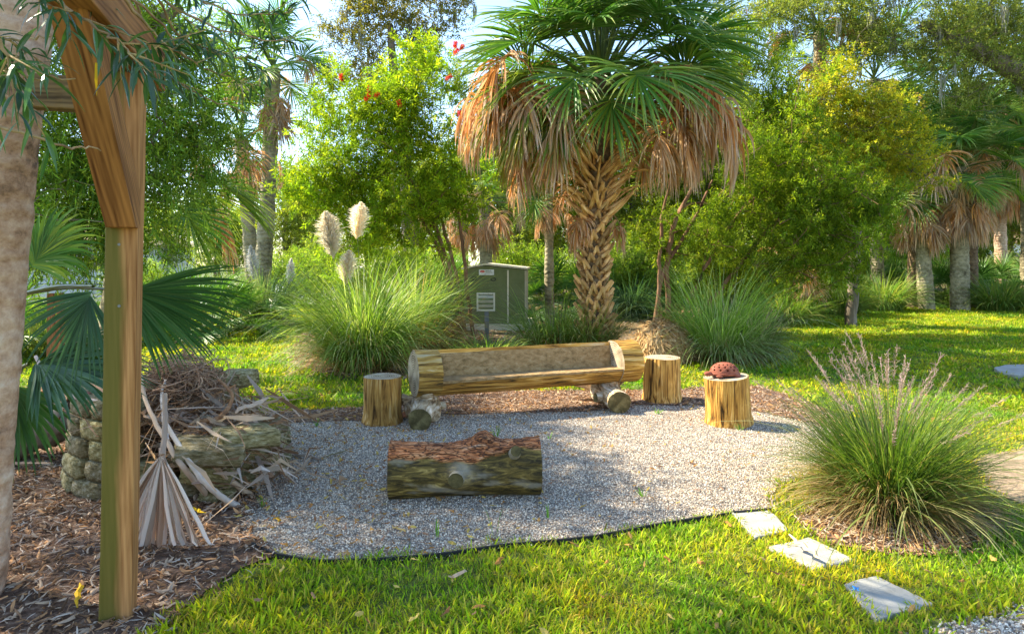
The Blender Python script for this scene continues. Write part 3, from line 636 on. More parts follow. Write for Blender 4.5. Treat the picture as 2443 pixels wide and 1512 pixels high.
def fill(poly, n, rng, jit=.0):
    a = np.array([tuple(p)[:2] for p in poly]); lo, hi = a.min(0), a.max(0); out = []
    while sum(len(o) for o in out) < n:
        p = rng.uniform(lo, hi, (n * 2, 2)); q = p + rng.normal(0, jit, p.shape); out.append(p[inside(q, poly)])
    return np.concatenate(out)[:n]
def strew(name, p, z, ng, kinds, rng, s0, s1, label, cat, tilt=.5, kind='stuff', power=1):
    n = len(p); return scatter(name, np.c_[p, np.full(n, z)], np.c_[rng.normal(0, tilt, n), rng.normal(0, tilt, n), rng.random(n) * 6.28], s0 + (s1 - s0) * rng.random(n) ** power, rng.integers(0, kinds, n), ng, None, kind=kind, label=label, cat=cat)
rng = np.random.default_rng(22)
p = fill(gravel_poly, 120000, rng, .03); p = p[rng.random(len(p)) < np.clip(1.25 - (p[:, 1] - 3.6) * .16, .3, 1)]
strew('gravel', p, .014, gP, 14, rng, .0032, .0075, 'loose grey and white gravel of the sitting area', 'gravel', 1.0, power=1.5)
p = fill(gravel_corner, 9000, rng, .03); strew('gravel', p, .014, gP, 14, rng, .005, .012, 'coarse grey gravel in the bottom right corner', 'gravel', 1.0)
def chip_mesh(seed, cols, L_=1, w=.16, name='chip', curl=.15):
    rg = np.random.default_rng(seed); x = np.linspace(-.5, .5, 4) * L_; wv = np.array([.5, 1, .9, .35]) * w * .5 * (1 + rg.normal(0, .2, 4)); z = rg.normal(0, curl, 4) * .3; y0 = rg.normal(0, .05, 4)
    path = np.stack([x, y0, z], -1)[None]; side = np.stack([0 * wv, wv, rg.normal(0, .3, 4) * wv], -1)[None]; fo = np.zeros((1, 4, 3)); fo[..., 2] = wv * .6
    V, F, q = ribbons(path, side, fo); return Geo().add(V, F, pal(rg, 1, cols)[0]).mesh(name, M['straw'])
CHC = [(.38, .22, .12), (.22, .12, .06), (.52, .38, .26), (.60, .50, .40), (.12, .07, .04), (.48, .26, .12)]
gM = scatter_group(proto_coll('chip', [chip_mesh(80 + i, [CHC[i % 6]], 1, .1 + .06 * (i % 3)) for i in range(18)]))
p = fill(mulch_left, 30000, rng, .06); p = p[(p[:, 0] > -.85 * p[:, 1] - .5)]
strew('mulch', p, .026, gM, 18, rng, .025, .10, 'brown shredded bark and palm litter on the left ground', 'mulch', .35, power=1.6)
p = fill(mulch_bench, 11000, rng, .05); strew('mulch', p, .026, gM, 18, rng, .02, .08, 'brown bark litter behind and under the bench', 'mulch', .35, power=1.6)
p = fill(bed_muhly, 4500, rng, .05); strew('mulch', p, .018, gM, 18, rng, .02, .08, 'dark bark litter below the big fountain grass', 'mulch', .35, power=1.6)
bfront = [b for b in bed_back if b[1] < 19]; bb = bfront + [G(1960, 745), (6, 19), (-3.4, 19)]
p = fill([G(690, 870), G(820, 905), G(1000, 900), G(1120, 862), G(1500, 848), G(1680, 868), G(1780, 850), G(1960, 745), (9, 24), (-3, 24), G(700, 800)], 9000, rng, .15); strew('leaf_litter', p, .02, gM, 18, rng, .06, .2, 'dry leaf litter of the planting bed behind the bench', 'leaf litter', .4)
p = fill(straw_patch, 2500, rng, .1); gS = scatter_group(proto_coll('straw_piece', [chip_mesh(120 + i, [(.55, .42, .26), (.62, .5, .34), (.45, .3, .18)], 1, .06) for i in range(8)]))
strew('straw', p, .03, gS, 8, rng, .08, .25, 'pale straw strewn beside the palm trunk', 'straw', .4)
# sparse litter and fallen leaves on the gravel
gL = scatter_group(proto_coll('fallen_leaf', [chip_mesh(140 + i, [c], 1, .34, curl=.25) for i, c in enumerate([(.45, .22, .06), (.55, .32, .10), (.30, .14, .06), (.62, .45, .12), (.35, .2, .12)])]))
p = fill(gravel_poly, 2600, rng, .02); w = np.exp(-((p[:, 0] + 1.3) ** 2) / 1.2) + .22; p = p[rng.random(len(p)) < w]
strew('fallen_leaves', p, .03, gL, 5, rng, .02, .05, 'small brown leaves scattered over the gravel', 'leaves', .3)
p = lawn_points(2.5, 8, .28, .78, rng); strew('fallen_leaves', p, .05, gL, 5, rng, .03, .07, 'dry leaves scattered over the lawn', 'leaves', .3)
#@@WOOD
# ================================================================== TIMBER FRAME (left)
n_ = np.array([.294, -.956, 0]); p_ = np.array([.956, .294, 0]); PB = np.array([-1.765, 3.06, 0])
frame = thing('wooden_pergola', 'tall green stained timber post with a diagonal brace and overhead beam at left', 'wooden post', PB)
def timber(name, a, b, w, h, mat, parent, wdir, bev=.006, base=PB):
    """w along wdir, h along the third axis; local X runs along the grain"""
    a = np.array(a, float); b = np.array(b, float); x = nrm(b - a); y = nrm(np.array(wdir) - x * np.dot(wdir, x)); z = np.cross(x, y); L_ = np.linalg.norm(b - a)
    g = Geo(); nx = 12
    xs = np.linspace(0, L_, nx); V = []
    for xx in xs: V += [(xx, -w / 2, -h / 2), (xx, w / 2, -h / 2), (xx, w / 2, h / 2), (xx, -w / 2, h / 2)]
    F = [[0, 3, 2, 1], [4 * nx - 4, 4 * nx - 3, 4 * nx - 2, 4 * nx - 1]]
    for i in range(nx - 1):
        for k in range(4): F.append([4 * i + k, 4 * i + (k + 1) % 4, 4 * i + 4 + (k + 1) % 4, 4 * i + 4 + k])
    V = np.array(V); V[:, 1:] += np.repeat(np.random.default_rng(int(L_ * 100)).normal(0, .0012, (nx, 2)), 4, 0)
    o = simple(name, g.add(V, F), mat, parent); o.matrix_local = Matrix(((x[0], y[0], z[0], a[0] - base[0]), (x[1], y[1], z[1], a[1] - base[1]), (x[2], y[2], z[2], a[2] - base[2]), (0, 0, 0, 1)))
    return bevelled(o, bev)
timber('post', PB, PB + [.045, 0, 2.43], .128, .128, M['post'], frame, p_, .008)
bo = p_ * .065
timber('beam', PB + bo - n_ * .30 + [0, 0, 2.53], PB + bo + n_ * 2.2 + [0, 0, 2.53], .15, .19, M['timber'], frame, p_)
timber('tie_beam', PB - p_ * .06 + [0, 0, 2.33] - n_ * .0, PB - p_ * .33 + [0, 0, 2.33], .09, .145, M['timber_grey'], frame, n_)
g = Geo(); q = [(.0712, 1.74), (.155, 1.74), (1.0, 2.585), (1.0, 2.79), (.0712, 1.90)]
hw = .058; V = [n_ * t - p_ * hw * 1.0 + [0, 0, z] for t, z in q] + [n_ * t + p_ * hw + [0, 0, z] for t, z in q]; k = len(q)
# brace in its own axes so that its grain runs along it
bx = nrm(n_ + [0, 0, 1.0]); by = p_; bz = np.cross(bx, by); Bm = np.stack([bx, by, bz]); org = n_ * .07 + np.array([0, 0, 1.74]) + p_ * .045
V = (np.array(V) - n_ * .07 - [0, 0, 1.74]) @ Bm.T
o = simple('brace', g.add(V, [list(range(k))[::-1]]).add(V, [list(range(k, 2 * k))]).add(V, [[i, (i + 1) % k, (i + 1) % k + k, i + k] for i in range(k)]), M['timber'], frame)
o.matrix_local = Matrix(((bx[0], by[0], bz[0], org[0]), (bx[1], by[1], bz[1], org[1]), (bx[2], by[2], bz[2], org[2]), (0, 0, 0, 1)))
bevelled(o, .006)
for tt_, zz in ((.16, 1.86), (.62, 2.32)):
    g = Geo(); c = n_ * tt_ + np.array([0, 0, zz]) - p_ * .018 ; cyl_geo(g, c - p_ * .0, c - p_ * .012, .016, .012, 10); simple('bolt', g, M['steel'], frame, True)
for tt_, zz in ((.11, 1.83), (.13, 2.28)):
    g = Geo(); c = n_ * (.07 + .0) + np.array([0, 0, .3 + zz * .6]) ; cyl_geo(g, c + p_ * .02, c + p_ * .02 + n_ * .006, .007, .006, 8); simple('bolt', g, M['steel'], frame, True)
fp = thing('timber_post', 'short brown timber post standing behind the palm leaves at far left', 'wooden post', G(133, 982))
timber('post', G(133, 982), G(133, 982) + np.array([0, 0, 1.25]), .13, .13, M['timber'], fp, (.9, .3, 0), .006, G(133, 982))

# near palm trunk at left
nb = np.array([-2.575, 3.22, 0])
npalm = thing('cabbage_palm', 'pink grey palm trunk with rough rings at the left edge, nearest tree', 'palm tree', nb)
link('trunk', ptrunk_mesh('trunk', [nb * 0, (.07, 0, 1.0), (.15, 0, 2.0), (.23, .02, 3.0), (.30, .03, 5.4)], [.15, .148, .15, .165, .16], 'ptrunk_near', 40, .006, 5, .03), npalm)
for i in range(20):
    link('frond', FR[('g', i % 5, i % 2)], npalm, (.30, .03, 5.4), (0, 0, i * 2.4), 1.0)

# ================================================================== LOGS
def log_geo(g, L_, prof, nlen=26, wob=.004, seed=0, mi=0, capmi=1, axis='x', col=None, taper=0, lo=0.0, cap=(1, 1), bulge=None, cutn=0):
    """extrude the closed profile (K,2) [y,z] along x from lo to lo+L_"""
    K = len(prof); xs = np.linspace(lo, lo + L_, nlen); V = np.zeros((nlen, K, 3)); V[..., 0] = xs[:, None]
    sc = 1 + taper * (xs - lo) / L_; V[..., 1] = prof[None, :, 0] * sc[:, None]; V[..., 2] = prof[None, :, 1] * sc[:, None]
    rr = np.linalg.norm(V[..., 1:], axis=-1, keepdims=True); dr = V[..., 1:] / np.maximum(rr, 1e-6)
    q = V.copy(); q[..., 0] *= .35
    ang_ = np.arctan2(V[..., 2], V[..., 1]); crk_ = np.zeros(ang_.shape); rc_ = np.random.default_rng(seed + 900)
    for _ in range(7):
        a_ = rc_.uniform(-np.pi, np.pi); x0_ = lo + L_ * rc_.uniform(0, 1); hl_ = L_ * rc_.uniform(.15, .45); crk_ += np.exp(-((np.angle(np.exp(1j * (ang_ - a_ - .06 * np.sin(V[..., 0] * 7))))) / (4.5 / K)) ** 2) * np.clip(1 - np.abs(V[..., 0] - x0_) / hl_, 0, 1)
    V[..., 1:] -= dr * (crk_ * min(.014, .06 * rr.mean()))[..., None]
    V[..., 1:] += dr * ((fbm(q, seed, 9) * wob * 1.6 + fbm(q, seed + 1, 34) * wob * .5)[..., None])
    if bulge is not None: V = bulge(V, dr)
    i = np.arange(nlen - 1)[:, None] * K; k = np.arange(K)[None]; k2 = (k + 1) % K
    F = np.stack([i + k, i + k2, i + K + k2, i + K + k], -1).reshape(-1, 4)
    cc = np.ones((nlen * K, 3)) if col is None else col(V).reshape(-1, 3)
    g.add(V.reshape(-1, 3), F, cc, mi)
    for e, (row, rev) in enumerate(((0, True), (nlen - 1, False))):
        if cap[e]:
            r = V[row]; c = r.mean(0, keepdims=True); mid = (r * .55 + c * .45); W = np.concatenate([r, mid, c])
            FF = [[a, (a + 1) % K, (a + 1) % K + K, a + K] for a in range(K)]; F3 = [[a + K, (a + 1) % K + K, 2 * K] for a in range(K)]
            if rev: FF = [f[::-1] for f in FF]; F3 = [f[::-1] for f in F3]
            cx = .8 + .2 * np.random.default_rng(seed).random((len(W), 1)) * np.ones((1, 3))
            g.add(W, FF, cx, capmi); g.add(W, F3, cx, capmi)
    return V
def circ(K, r, sq=(1, 1), seed=0, irr=.03):
    a = np.arange(K) / K * 2 * np.pi; rr = r * (1 + irr * np.sin(2 * a + seed) + irr * .6 * np.sin(3 * a + seed * 2)); return np.stack([np.cos(a) * rr * sq[0], np.sin(a) * rr * sq[1]], -1)
def stump(label, loc, r, h, seed, lean=(0, 0), taper=-.05, tint=(1, 1, 1), rot=0):
    root = thing('tree_stump', label, 'stump', loc, rot, 'upright log stumps around the gravel')
    g = Geo()
    def colf(V): 
        a = 1 + .18 * fbm(V * np.array([.3, 1, 1]), seed, 14)
        return np.clip(a[..., None] * np.array(tint), .2, 1.4)
    def bul(V, dr):
        ang = np.arctan2(V[..., 2], V[..., 1]); x = V[..., 0]
        V[..., 1:] += dr * (.008 * np.sin(ang * 5 + seed)[..., None] * (1 - x / h)[..., None] + .02 * smoothstep(x, .12 * 1, 0)[..., None]) ; return V
    log_geo(g, h, circ(72, r, seed=seed), 26, .004, seed, 0, 1, col=colf, taper=taper, bulge=bul)
    o = simple('stump_wood', g, [M['stump'], M['ring_z']], root, True)
    # stand it up: local X -> up
    o.rotation_euler = (0, -math.pi / 2 + lean[0], 0)
    me = o.data
    # bake the upright pose so the wood grain material runs vertically in local Z
    mt = Matrix.Rotation(lean[1], 4, 'X') @ Euler((0, -math.pi / 2 + lean[0], 0)).to_matrix().to_4x4(); me.transform(mt); o.rotation_euler = (0, 0, 0)
    md = o.modifiers.new('edge', 'EDGE_SPLIT'); md.split_angle = R(50)
    return root
sb = G(904, 1020); stump('golden brown stump standing left of the log bench', sb + [0, .19, 0], .185, .46, 1, (.0, 0), .02, (.85, .8, .75))
sb = G(1590, 966); st2 = stump('pale straight stump just right of the log bench', sb + [0, .2, 0], .215, .50, 2, (0, 0), -.04, (1.15, 1.12, 1.05))
sb = G(1755, 1024); st3 = stump('leaning yellow stump carrying the clay turtle', sb + [0, .2, 0], .215, .47, 3, (-.07, .02), .0, (1.08, 1.0, .8))

# terracotta turtle
def turtle():
    c = np.array(G(1755, 1024) + [-.045, .2, .472]); root = thing('garden_turtle', 'small red clay turtle lantern with pierced shell sitting on the leaning stump', 'ornament', c, R(8))
    rg = np.random.default_rng(4)
    g = Geo(); nu, nv = 36, 10; V = []
    for j in range(nv + 1):
        ph = j / nv * math.pi / 2; r = math.cos(ph) ** .85 if j < nv else 0
        for i in range(nu):
            a = i / nu * 2 * math.pi; V.append((.145 * r * math.cos(a), .115 * r * math.sin(a), .028 + .105 * math.sin(ph)))
    F = [[j * nu + i, j * nu + (i + 1) % nu, (j + 1) * nu + (i + 1) % nu, (j + 1) * nu + i] for j in range(nv) for i in range(nu)]
    # pierced lattice: leave out faces in a checker pattern on the middle of the shell
    Fk = [f for idx, f in enumerate(F) if not (2 <= idx // nu <= 7 and (idx // nu) % 2 == 0 and ((idx % nu) // 1 + (idx // nu // 2)) % 3 == 0)]
    g.add(V, Fk); o = simple('shell', g, M['terracotta'], root); s = o.modifiers.new('solid', 'SOLIDIFY'); s.thickness = .010; s.offset = -1; o.modifiers.new('sub', 'SUBSURF').levels = 1
    g = Geo(); V = []
    for j, (z, s) in enumerate(((.012, .9), (.02, 1.04), (.034, 1.06), (.042, .98))):
        for i in range(nu): a = i / nu * 2 * math.pi; V.append((.145 * s * math.cos(a), .115 * s * math.sin(a), z))
    g.add(V, [[j * nu + i, j * nu + (i + 1) % nu, (j + 1) * nu + (i + 1) % nu, (j + 1) * nu + i] for j in range(3) for i in range(nu)]); g.add(V[:nu], [list(range(nu))[::-1]]); simple('rim', g, M['terracotta'], root, True)
    def blob(name, c, r, s):
        g = Geo(); V = []; n1, n2 = 12, 8
        for j in range(n2 + 1):
            for i in range(n1): a = i / n1 * 6.283; b = j / n2 * math.pi; V.append((c[0] + r[0] * math.sin(b) * math.cos(a), c[1] + r[1] * math.sin(b) * math.sin(a), c[2] + r[2] * math.cos(b)))
        g.add(V, [[j * n1 + i, (j + 1) * n1 + i, (j + 1) * n1 + (i + 1) % n1, j * n1 + (i + 1) % n1] for j in range(n2) for i in range(n1)]); return simple(name, g, M['terracotta'], root, True)
    blob('head', (-.178, -.03, .03), (.042, .030, .024), 1)
    blob('tail', (.15, 0, .02), (.02, .01, .008), 1)
    for x, y in ((-.09, -.095), (-.09, .095), (.09, -.095), (.09, .095)): blob('leg', (x, y, .013), (.036, .024, .014), 1)
turtle()

# ------------------------------------------------------------------ log bench
A = np.array([-.972, 6.74, .476]); Bq = np.array([1.355, 7.66, .482])
Lb = np.linalg.norm(Bq - A); yaw = math.atan2(Bq[1] - A[1], Bq[0] - A[0])
bench = thing('log_bench', 'long bench cut from one round log resting on two forked logs', 'bench', (A[0], A[1], 0), yaw)
K = 56; full = circ(K, .232, (1, 1), 1, .015)
def part_log(name, lo, L_, prof, mats, nlen, seed, tint, wob=.004, smooth=True, cap=(1, 1)):
    g = Geo()
    def colf(V): a = 1 + .25 * fbm(V * np.array([.3, 1, 1]), seed, 9); return np.clip(a[..., None] * np.array(tint), .15, 1.6)
    log_geo(g, L_, prof, nlen, wob, seed, 0, 1, lo=lo, col=colf, cap=cap); o = simple(name, g, mats, bench, smooth, loc=(0, 0, A[2])); md = o.modifiers.new('edge', 'EDGE_SPLIT'); md.split_angle = R(38); return o
part_log('end_block', 0, .24, full, [M['log_gold'], M['ring_x']], 10, 3, (.82, .85, .85))
part_log('end_block', Lb - .25, .25, full * 1.02, [M['log_gold'], M['ring_x']], 10, 4, (1.15, 1.1, .95))
# cut section: front is local -y ; seat at z=-.045 ; back plane at y=+.02..+.06
seat_z, by0, by1 = -.05, .045, .085
arc = [p for p in circ(90, .230, (1, 1), 1, .015) if not (p[0] < by1 - .0 and p[1] > seat_z)]
arc = np.array(sorted(arc, key=lambda p: (math.atan2(p[1], p[0]) - math.radians(60)) % (2 * math.pi)))
arc = arc[::-1]
# order: start near the top of the back, go down the back, under, up the front to the seat
fr_y = -math.sqrt(.230 ** 2 - seat_z ** 2)
ang = (np.degrees(np.arctan2(arc[:, 1], arc[:, 0]))) 
order = np.argsort(-((ang + 200) % 360)); 
def arcpts(a0, a1, n, r=.230): a = np.radians(np.linspace(a0, a1, n)); return np.stack([np.cos(a) * r, np.sin(a) * r], -1)
a_top = math.degrees(math.atan2(math.sqrt(.230 ** 2 - by1 ** 2), by1)); a_fr = math.degrees(math.atan2(seat_z, fr_y))
if a_fr > 0: a_fr -= 360
under = arcpts(a_top, a_fr, 40)
seatp = np.stack([np.linspace(fr_y, by0, 9)[1:], np.full(8, seat_z)], -1); backp = np.stack([np.linspace(by0, by1, 8)[1:-1], np.linspace(seat_z, under[0][1], 8)[1:-1]], -1)
prof = np.concatenate([under, seatp, backp])[::-1]
g = Geo(); nl = 40; xs = np.linspace(.24 + .0005, Lb - .25 - .0005, nl); Kp = len(prof); V = np.zeros((nl, Kp, 3)); V[..., 0] = xs[:, None]; V[..., 1:] = prof[None]
q = V * np.array([.3, 1, 1]); V[..., 2] += fbm(q, 8, 7) * .004; V[..., 1] += fbm(q, 9, 7) * .004
tint = np.clip(1 + .3 * fbm(q, 5, 6), .4, 1.5)[..., None] * np.array([1.05, .98, .9])
i = np.arange(nl - 1)[:, None] * Kp; k = np.arange(Kp)[None]; k2 = (k + 1) % Kp; F = np.stack([i + k, i + k2, i + Kp + k2, i + Kp + k], -1)
nsb = len(seatp) + len(backp); mid_ = F[:, :nsb + 1].reshape(-1, 4); rest = F[:, nsb + 1:].reshape(-1, 4)
g.add(V.reshape(-1, 3), rest, tint.reshape(-1, 3), 0); g.add(V.reshape(-1, 3), mid_, tint.reshape(-1, 3), 1)
o = simple('seat_and_back', g, [M['log_gold'], M['seatcut']], bench, True, loc=(0, 0, A[2])); md = o.modifiers.new('edge', 'EDGE_SPLIT'); md.split_angle = R(38)
def support(name, front, back, r, prongs, seed, tint):
    """short round log lying front to back, knotted, carrying the bench"""
    f = np.array(front, float); b = np.array(back, float); d = b - f; L_ = np.linalg.norm(d); root_inv = bench
    g = Geo()
    def colf(V): a = 1 + .35 * fbm(V, seed, 12); return np.clip(a[..., None] * np.array(tint), .15, 1.7)
    def bul(V, dr): x = V[..., 0]; V[..., 1:] += dr * (.055 * np.exp(-((x - L_ * .55) / .12) ** 2) * (1 + .6 * fbm(V, seed + 3, 9)))[..., None]; return V
    log_geo(g, L_, circ(30, r, (1, .95), seed), 26, .008, seed, 0, 1, col=colf, bulge=bul)
    o = simple(name, g, [M['grey_wood'], M['dark_cut']], bench, True); md = o.modifiers.new('edge', 'EDGE_SPLIT'); md.split_angle = R(50)
    x = nrm(d); y = nrm(np.cross(np.array([0, 0, 1.]), x)); z = np.cross(x, y)
    W = Matrix(((x[0], y[0], z[0], f[0]), (x[1], y[1], z[1], f[1]), (x[2], y[2], z[2], f[2]), (0, 0, 0, 1)))
    Bw = Matrix.Translation((A[0], A[1], 0)) @ Matrix.Rotation(yaw, 4, 'Z'); o.matrix_local = Bw.inverted() @ W
    for (t, dr, L2, r2, r3) in prongs:
        g = Geo(); c = f + d * t; e = c + np.array(dr) * L2; pth = np.stack([c + (e - c) * s for s in np.linspace(0, 1, 8)]); 
        V, F = tubes(pth[None], np.linspace(r2, r3, 8)[None], 14); Vr = V.reshape(8, 14, 3); Vr += (Vr - pth[:, None]) * (fbm(Vr, seed + 7, 16) * .22)[..., None]
        g.add(Vr.reshape(-1, 3), F, (tint[0], tint[1], tint[2])); g.add(Vr[-1], [list(range(14))], (1, 1, 1), 1)
        o2 = simple('branch_stub', g, [M['grey_wood'], M['dark_cut']], o, False); o2.matrix_parent_inverse = Matrix(); o2.matrix_local = W.inverted()
        o2.data.shade_smooth() if hasattr(o2.data, 'shade_smooth') else None
F1 = P(1005, 0, 6.45); f1 = np.array([F1[0], 6.36, .112]); b1 = np.array([F1[0] - .02, 7.08, .15])
support('support_log', f1, b1, .112, [(.55, (-.9, .2, .35), .26, .075, .05), (.5, (.85, .35, .12), .24, .07, .035), (.5, (.0, .1, 1.), .16, .11, .10)], 31, (1, .98, .92))
F2 = np.array([(1480 - CU) / FPX * 7.0, 7.06, .125]); B2 = np.array([F2[0] - .12, 8.0, .16])
support('support_log', F2, B2, .118, [(.30, (-.80, -.35, .0), .24, .08, .055), (.62, (.8, .0, .55), .24, .09, .05), (.5, (.35, .0, 1.), .26, .12, .06), (.7, (-.95, .1, .25), .42, .07, .05)], 32, (1.05, 1.0, .92))

# ------------------------------------------------------------------ foreground log with bark
la = np.array([(930 - CU) / FPX * 4.60, 4.60, .178]); lb = np.array([(1287 - CU) / FPX * 4.66, 4.68, .176]); Ll = np.linalg.norm(lb - la); lyaw = math.atan2(lb[1] - la[1], lb[0] - la[0])
flog = thing('firewood_log', 'thick log lying on the gravel with peeling red bark and knots', 'log', (la[0], la[1], 0), lyaw)
g = Geo(); Kq = 120; nl = 110
k1 = np.array([.455, -.172, .012]); k2 = np.array([.83, -.12, .12])
def bul(V, dr):
    x, y, z = V[..., 0], V[..., 1], V[..., 2]
    ang = np.arctan2(z, -y)                                       # 0 at the camera side, pi/2 on top
    edge = .62 + .35 * smoothstep(x, .5, .95) + .10 * np.sin(x * 9) + .05 * np.sin(x * 31)
    bk = smoothstep(ang, edge - .03, edge + .03) * (ang < 2.9)
    ridge = np.abs(np.sin((ang * 13 + fbm(V * np.array([.4, 1, 1]), 3, 5) * 1.5)))
    V[..., 1:] += dr * (bk * (.010 + .010 * ridge + .006 * fbm(V, 17, 30)))[..., None]
    V[..., 2] += .055 * np.exp(-((x - .63) / .075) ** 2) * smoothstep(ang, .9, 1.5) * (ang < 2.6) + .012 * np.exp(-((x - .98) / .05) ** 2) * smoothstep(ang, 1.0, 1.5) - .02 * np.exp(-((x - .33) / .15) ** 2) * smoothstep(ang, .9, 1.4)
    for c, w, h in ((k1, .075, .035), (k2, .07, .03)):
        d2 = (x - c[0]) ** 2 + (y - c[1]) ** 2 + (z - c[2]) ** 2; V[..., 1:] += dr * (h * np.exp(-d2 / w ** 2))[..., None]
    return V
def colf(V):
    x, y, z = V[..., 0], V[..., 1], V[..., 2]; ang = np.arctan2(z, -y); edge = .62 + .35 * smoothstep(x, .5, .95) + .10 * np.sin(x * 9) + .05 * np.sin(x * 31)
    bk = smoothstep(ang, edge - .04, edge + .02) * (ang < 2.9); c = np.zeros(V.shape)
    d = np.sqrt((x - k1[0] - .03) ** 2 + (z - k1[2] - .03) ** 2); grey = .45 * np.exp(-(d / .075) ** 2) * (1 + .5 * fbm(V, 23, 30)) * (y < 0) + .45 * smoothstep(fbm(V * np.array([.5, 1, 1]), 19, 14), .35, .9)
    c[..., 0] = bk; c[..., 1] = np.clip(grey, 0, .85) * (1 - bk); return c
log_geo(g, Ll, circ(Kq, .182, (1, 1), 2, .02), nl, .005, 41, 0, 1, col=colf, bulge=bul, taper=-.02)
o = simple('log_wood', g, [M['barklog'], M['cutface']], flog, True, loc=(0, 0, la[2])); md = o.modifiers.new('edge', 'EDGE_SPLIT'); md.split_angle = R(60)
def knot(c, d, L_, r, loc):
    g = Geo(); d = nrm(np.array(d)); c = np.array(c); pth = np.stack([c + d * L_ * s for s in (0, .4, .8, 1)]); V, F = tubes(pth[None], np.array([[r * 1.25, r * 1.05, r, r * .96]]), 18); Vr = V.reshape(4, 18, 3); Vr += (Vr - pth[:, None]) * (fbm(Vr, 5, 25) * .08)[..., None]
    g.add(Vr.reshape(-1, 3), F, (0.0, .55, 0)); g.add(Vr[-1], [list(range(18))], (1, 1, 1), 1); o = simple('knot', g, [M['barklog'], M['dark_cut']], flog, True, loc=(0, 0, la[2])); md = o.modifiers.new('edge', 'EDGE_SPLIT'); md.split_angle = R(50)
knot(k1 + [0, .02, -.005], (-.12, -1, -.02), .092, .052, 0); knot(k2 + [0, .01, .0], (.05, -.75, .45), .10, .037, 0); knot((.27, -.135, .085), (0, -1, .5), .02, .013, 0)
# splinter of bark at the foot of the left stump
def bark_strip(label, p0, p1, w, seed, cols=((.38, .17, .09),), name='bark_piece'):
    rg = np.random.default_rng(seed); p0 = np.array(p0, float); p1 = np.array(p1, float); S = 8; t = np.linspace(0, 1, S)[:, None]; m = (p0 + p1) / 2
    pth = p0 + (p1 - p0) * t + rg.normal(0, .006, (S, 3)) - m; d = nrm(p1 - p0); sd = nrm(np.cross(d, [0, 0, 1.])); wv = np.interp(t[:, 0], [0, .2, .8, 1], [.3, 1, .9, .2]) * w / 2 * (1 + rg.normal(0, .12, S))
    side = sd[None] * wv[:, None]; fo = np.array([0, 0, 1.])[None] * wv[:, None] * .7; V, F, q = ribbons(pth[None], side[None], fo[None]); g = Geo().add(V, F, pal(rg, 1, cols)[0])
    o = simple(name, g, M['straw'], None, loc=m, label=label, cat='debris'); s = o.modifiers.new('solid', 'SOLIDIFY'); s.thickness = .003; return o
bark_strip('splintered red bark piece lying between the left stump and the bench foot', G(905, 1020) + [0.02, 0, .03], G(985, 992) + [0, 0, .05], .10, 1)
bark_strip('curled tan palm sheath on the gravel right of the stone ring', G(622, 1165) + [0, 0, .03], G(670, 1115) + [0, 0, .06], .08, 2, ((.5, .32, .2),))
bark_strip('small grey sheath standing at the gravel edge by the ring', G(612, 1180) + [0, 0, .02], G(615, 1140) + [0, 0, .12], .06, 3, ((.55, .5, .45),))
bark_strip('dry tan leaf blade lying across the sunlit stepping stone', G(1885, 1278, .07), G(1958, 1332, .07), .035, 4, ((.68, .52, .30),), 'dry_leaf')
bark_strip('bright yellow leaf on the mulch below the grey dead frond', G(455, 1222) + [0, 0, .03], G(490, 1240) + [0, 0, .05], .028, 5, ((.75, .48, .02),), 'yellow_leaf')
bark_strip('yellow leaf on the mulch left of the green post', G(178, 1460) + [0, 0, .03], G(192, 1415) + [0, 0, .05], .025, 6, ((.7, .42, .03),), 'yellow_leaf')
bark_strip('small orange leaf on the gravel left of the foreground log', G(655, 1245) + [0, 0, .03], G(672, 1255) + [0, 0, .04], .025, 7, ((.72, .42, .05),), 'yellow_leaf')
bark_strip('small blue plastic scrap lying on the nearest stepping stone', G(2035, 1400, .045), G(2050, 1408, .045), .012, 8, ((.08, .3, .7),), 'plastic_scrap')
bark_strip('short stick lying on the gravel left of the log', G(690, 1090) + [0, 0, .03], G(775, 1108) + [0, 0, .03], .03, 9, ((.28, .2, .14),), 'stick')
bark_strip('thin curved stick on the gravel behind the short stick', G(770, 1100) + [0, 0, .03], G(835, 1080) + [0, 0, .04], .018, 10, ((.2, .16, .08),), 'stick')
bark_strip('tan leaf blade on the gravel in front of the foreground log', G(935, 1268) + [0, 0, .03], G(972, 1278) + [0, 0, .03], .02, 11, ((.6, .42, .16),), 'dry_leaf')
bark_strip('dry stick lying on the front lawn', G(1070, 1412) + [0, 0, .07], G(1115, 1400) + [0, 0, .08], .03, 12, ((.6, .45, .3),), 'stick')

# black edging strip around the front of the gravel
def edging(name, label, uv):
    pts = np.array([G(*c) for c in uv]); t = np.linspace(0, len(pts) - 1, 10 * len(pts)); xs = np.stack([np.interp(t, np.arange(len(pts)), pts[:, k]) for k in range(3)], -1)
    for _ in range(6): xs[1:-1] = (xs[:-2] + xs[1:-1] * 2 + xs[2:]) / 4
    d = nrm(np.gradient(xs, axis=0)); sd = np.stack([-d[:, 1], d[:, 0], 0 * d[:, 0]], -1) * .006; up = np.array([0, 0, .03]); g = Geo(); n = len(xs)
    ring = np.stack([xs - sd, xs - sd + up, xs + sd + up, xs + sd], 1); i = np.arange(n - 1)[:, None] * 4; k = np.arange(4)[None]
    g.add(ring.reshape(-1, 3), np.stack([i + k, i + (k + 1) % 4, i + 4 + (k + 1) % 4, i + 4 + k], -1).reshape(-1, 4)); simple(name, g, M['black'], None, label=label, cat='edging')
edging('lawn_edging', 'black plastic edging along the front curve of the gravel', [(600, 1305), (650, 1330), (750, 1348), (900, 1344), (1050, 1332), (1200, 1309), (1400, 1292), (1600, 1254), (1745, 1232)])
edging('lawn_edging', 'short black edging strip above the farthest stepping stone', [(1750, 1230), (1800, 1226), (1838, 1222)])
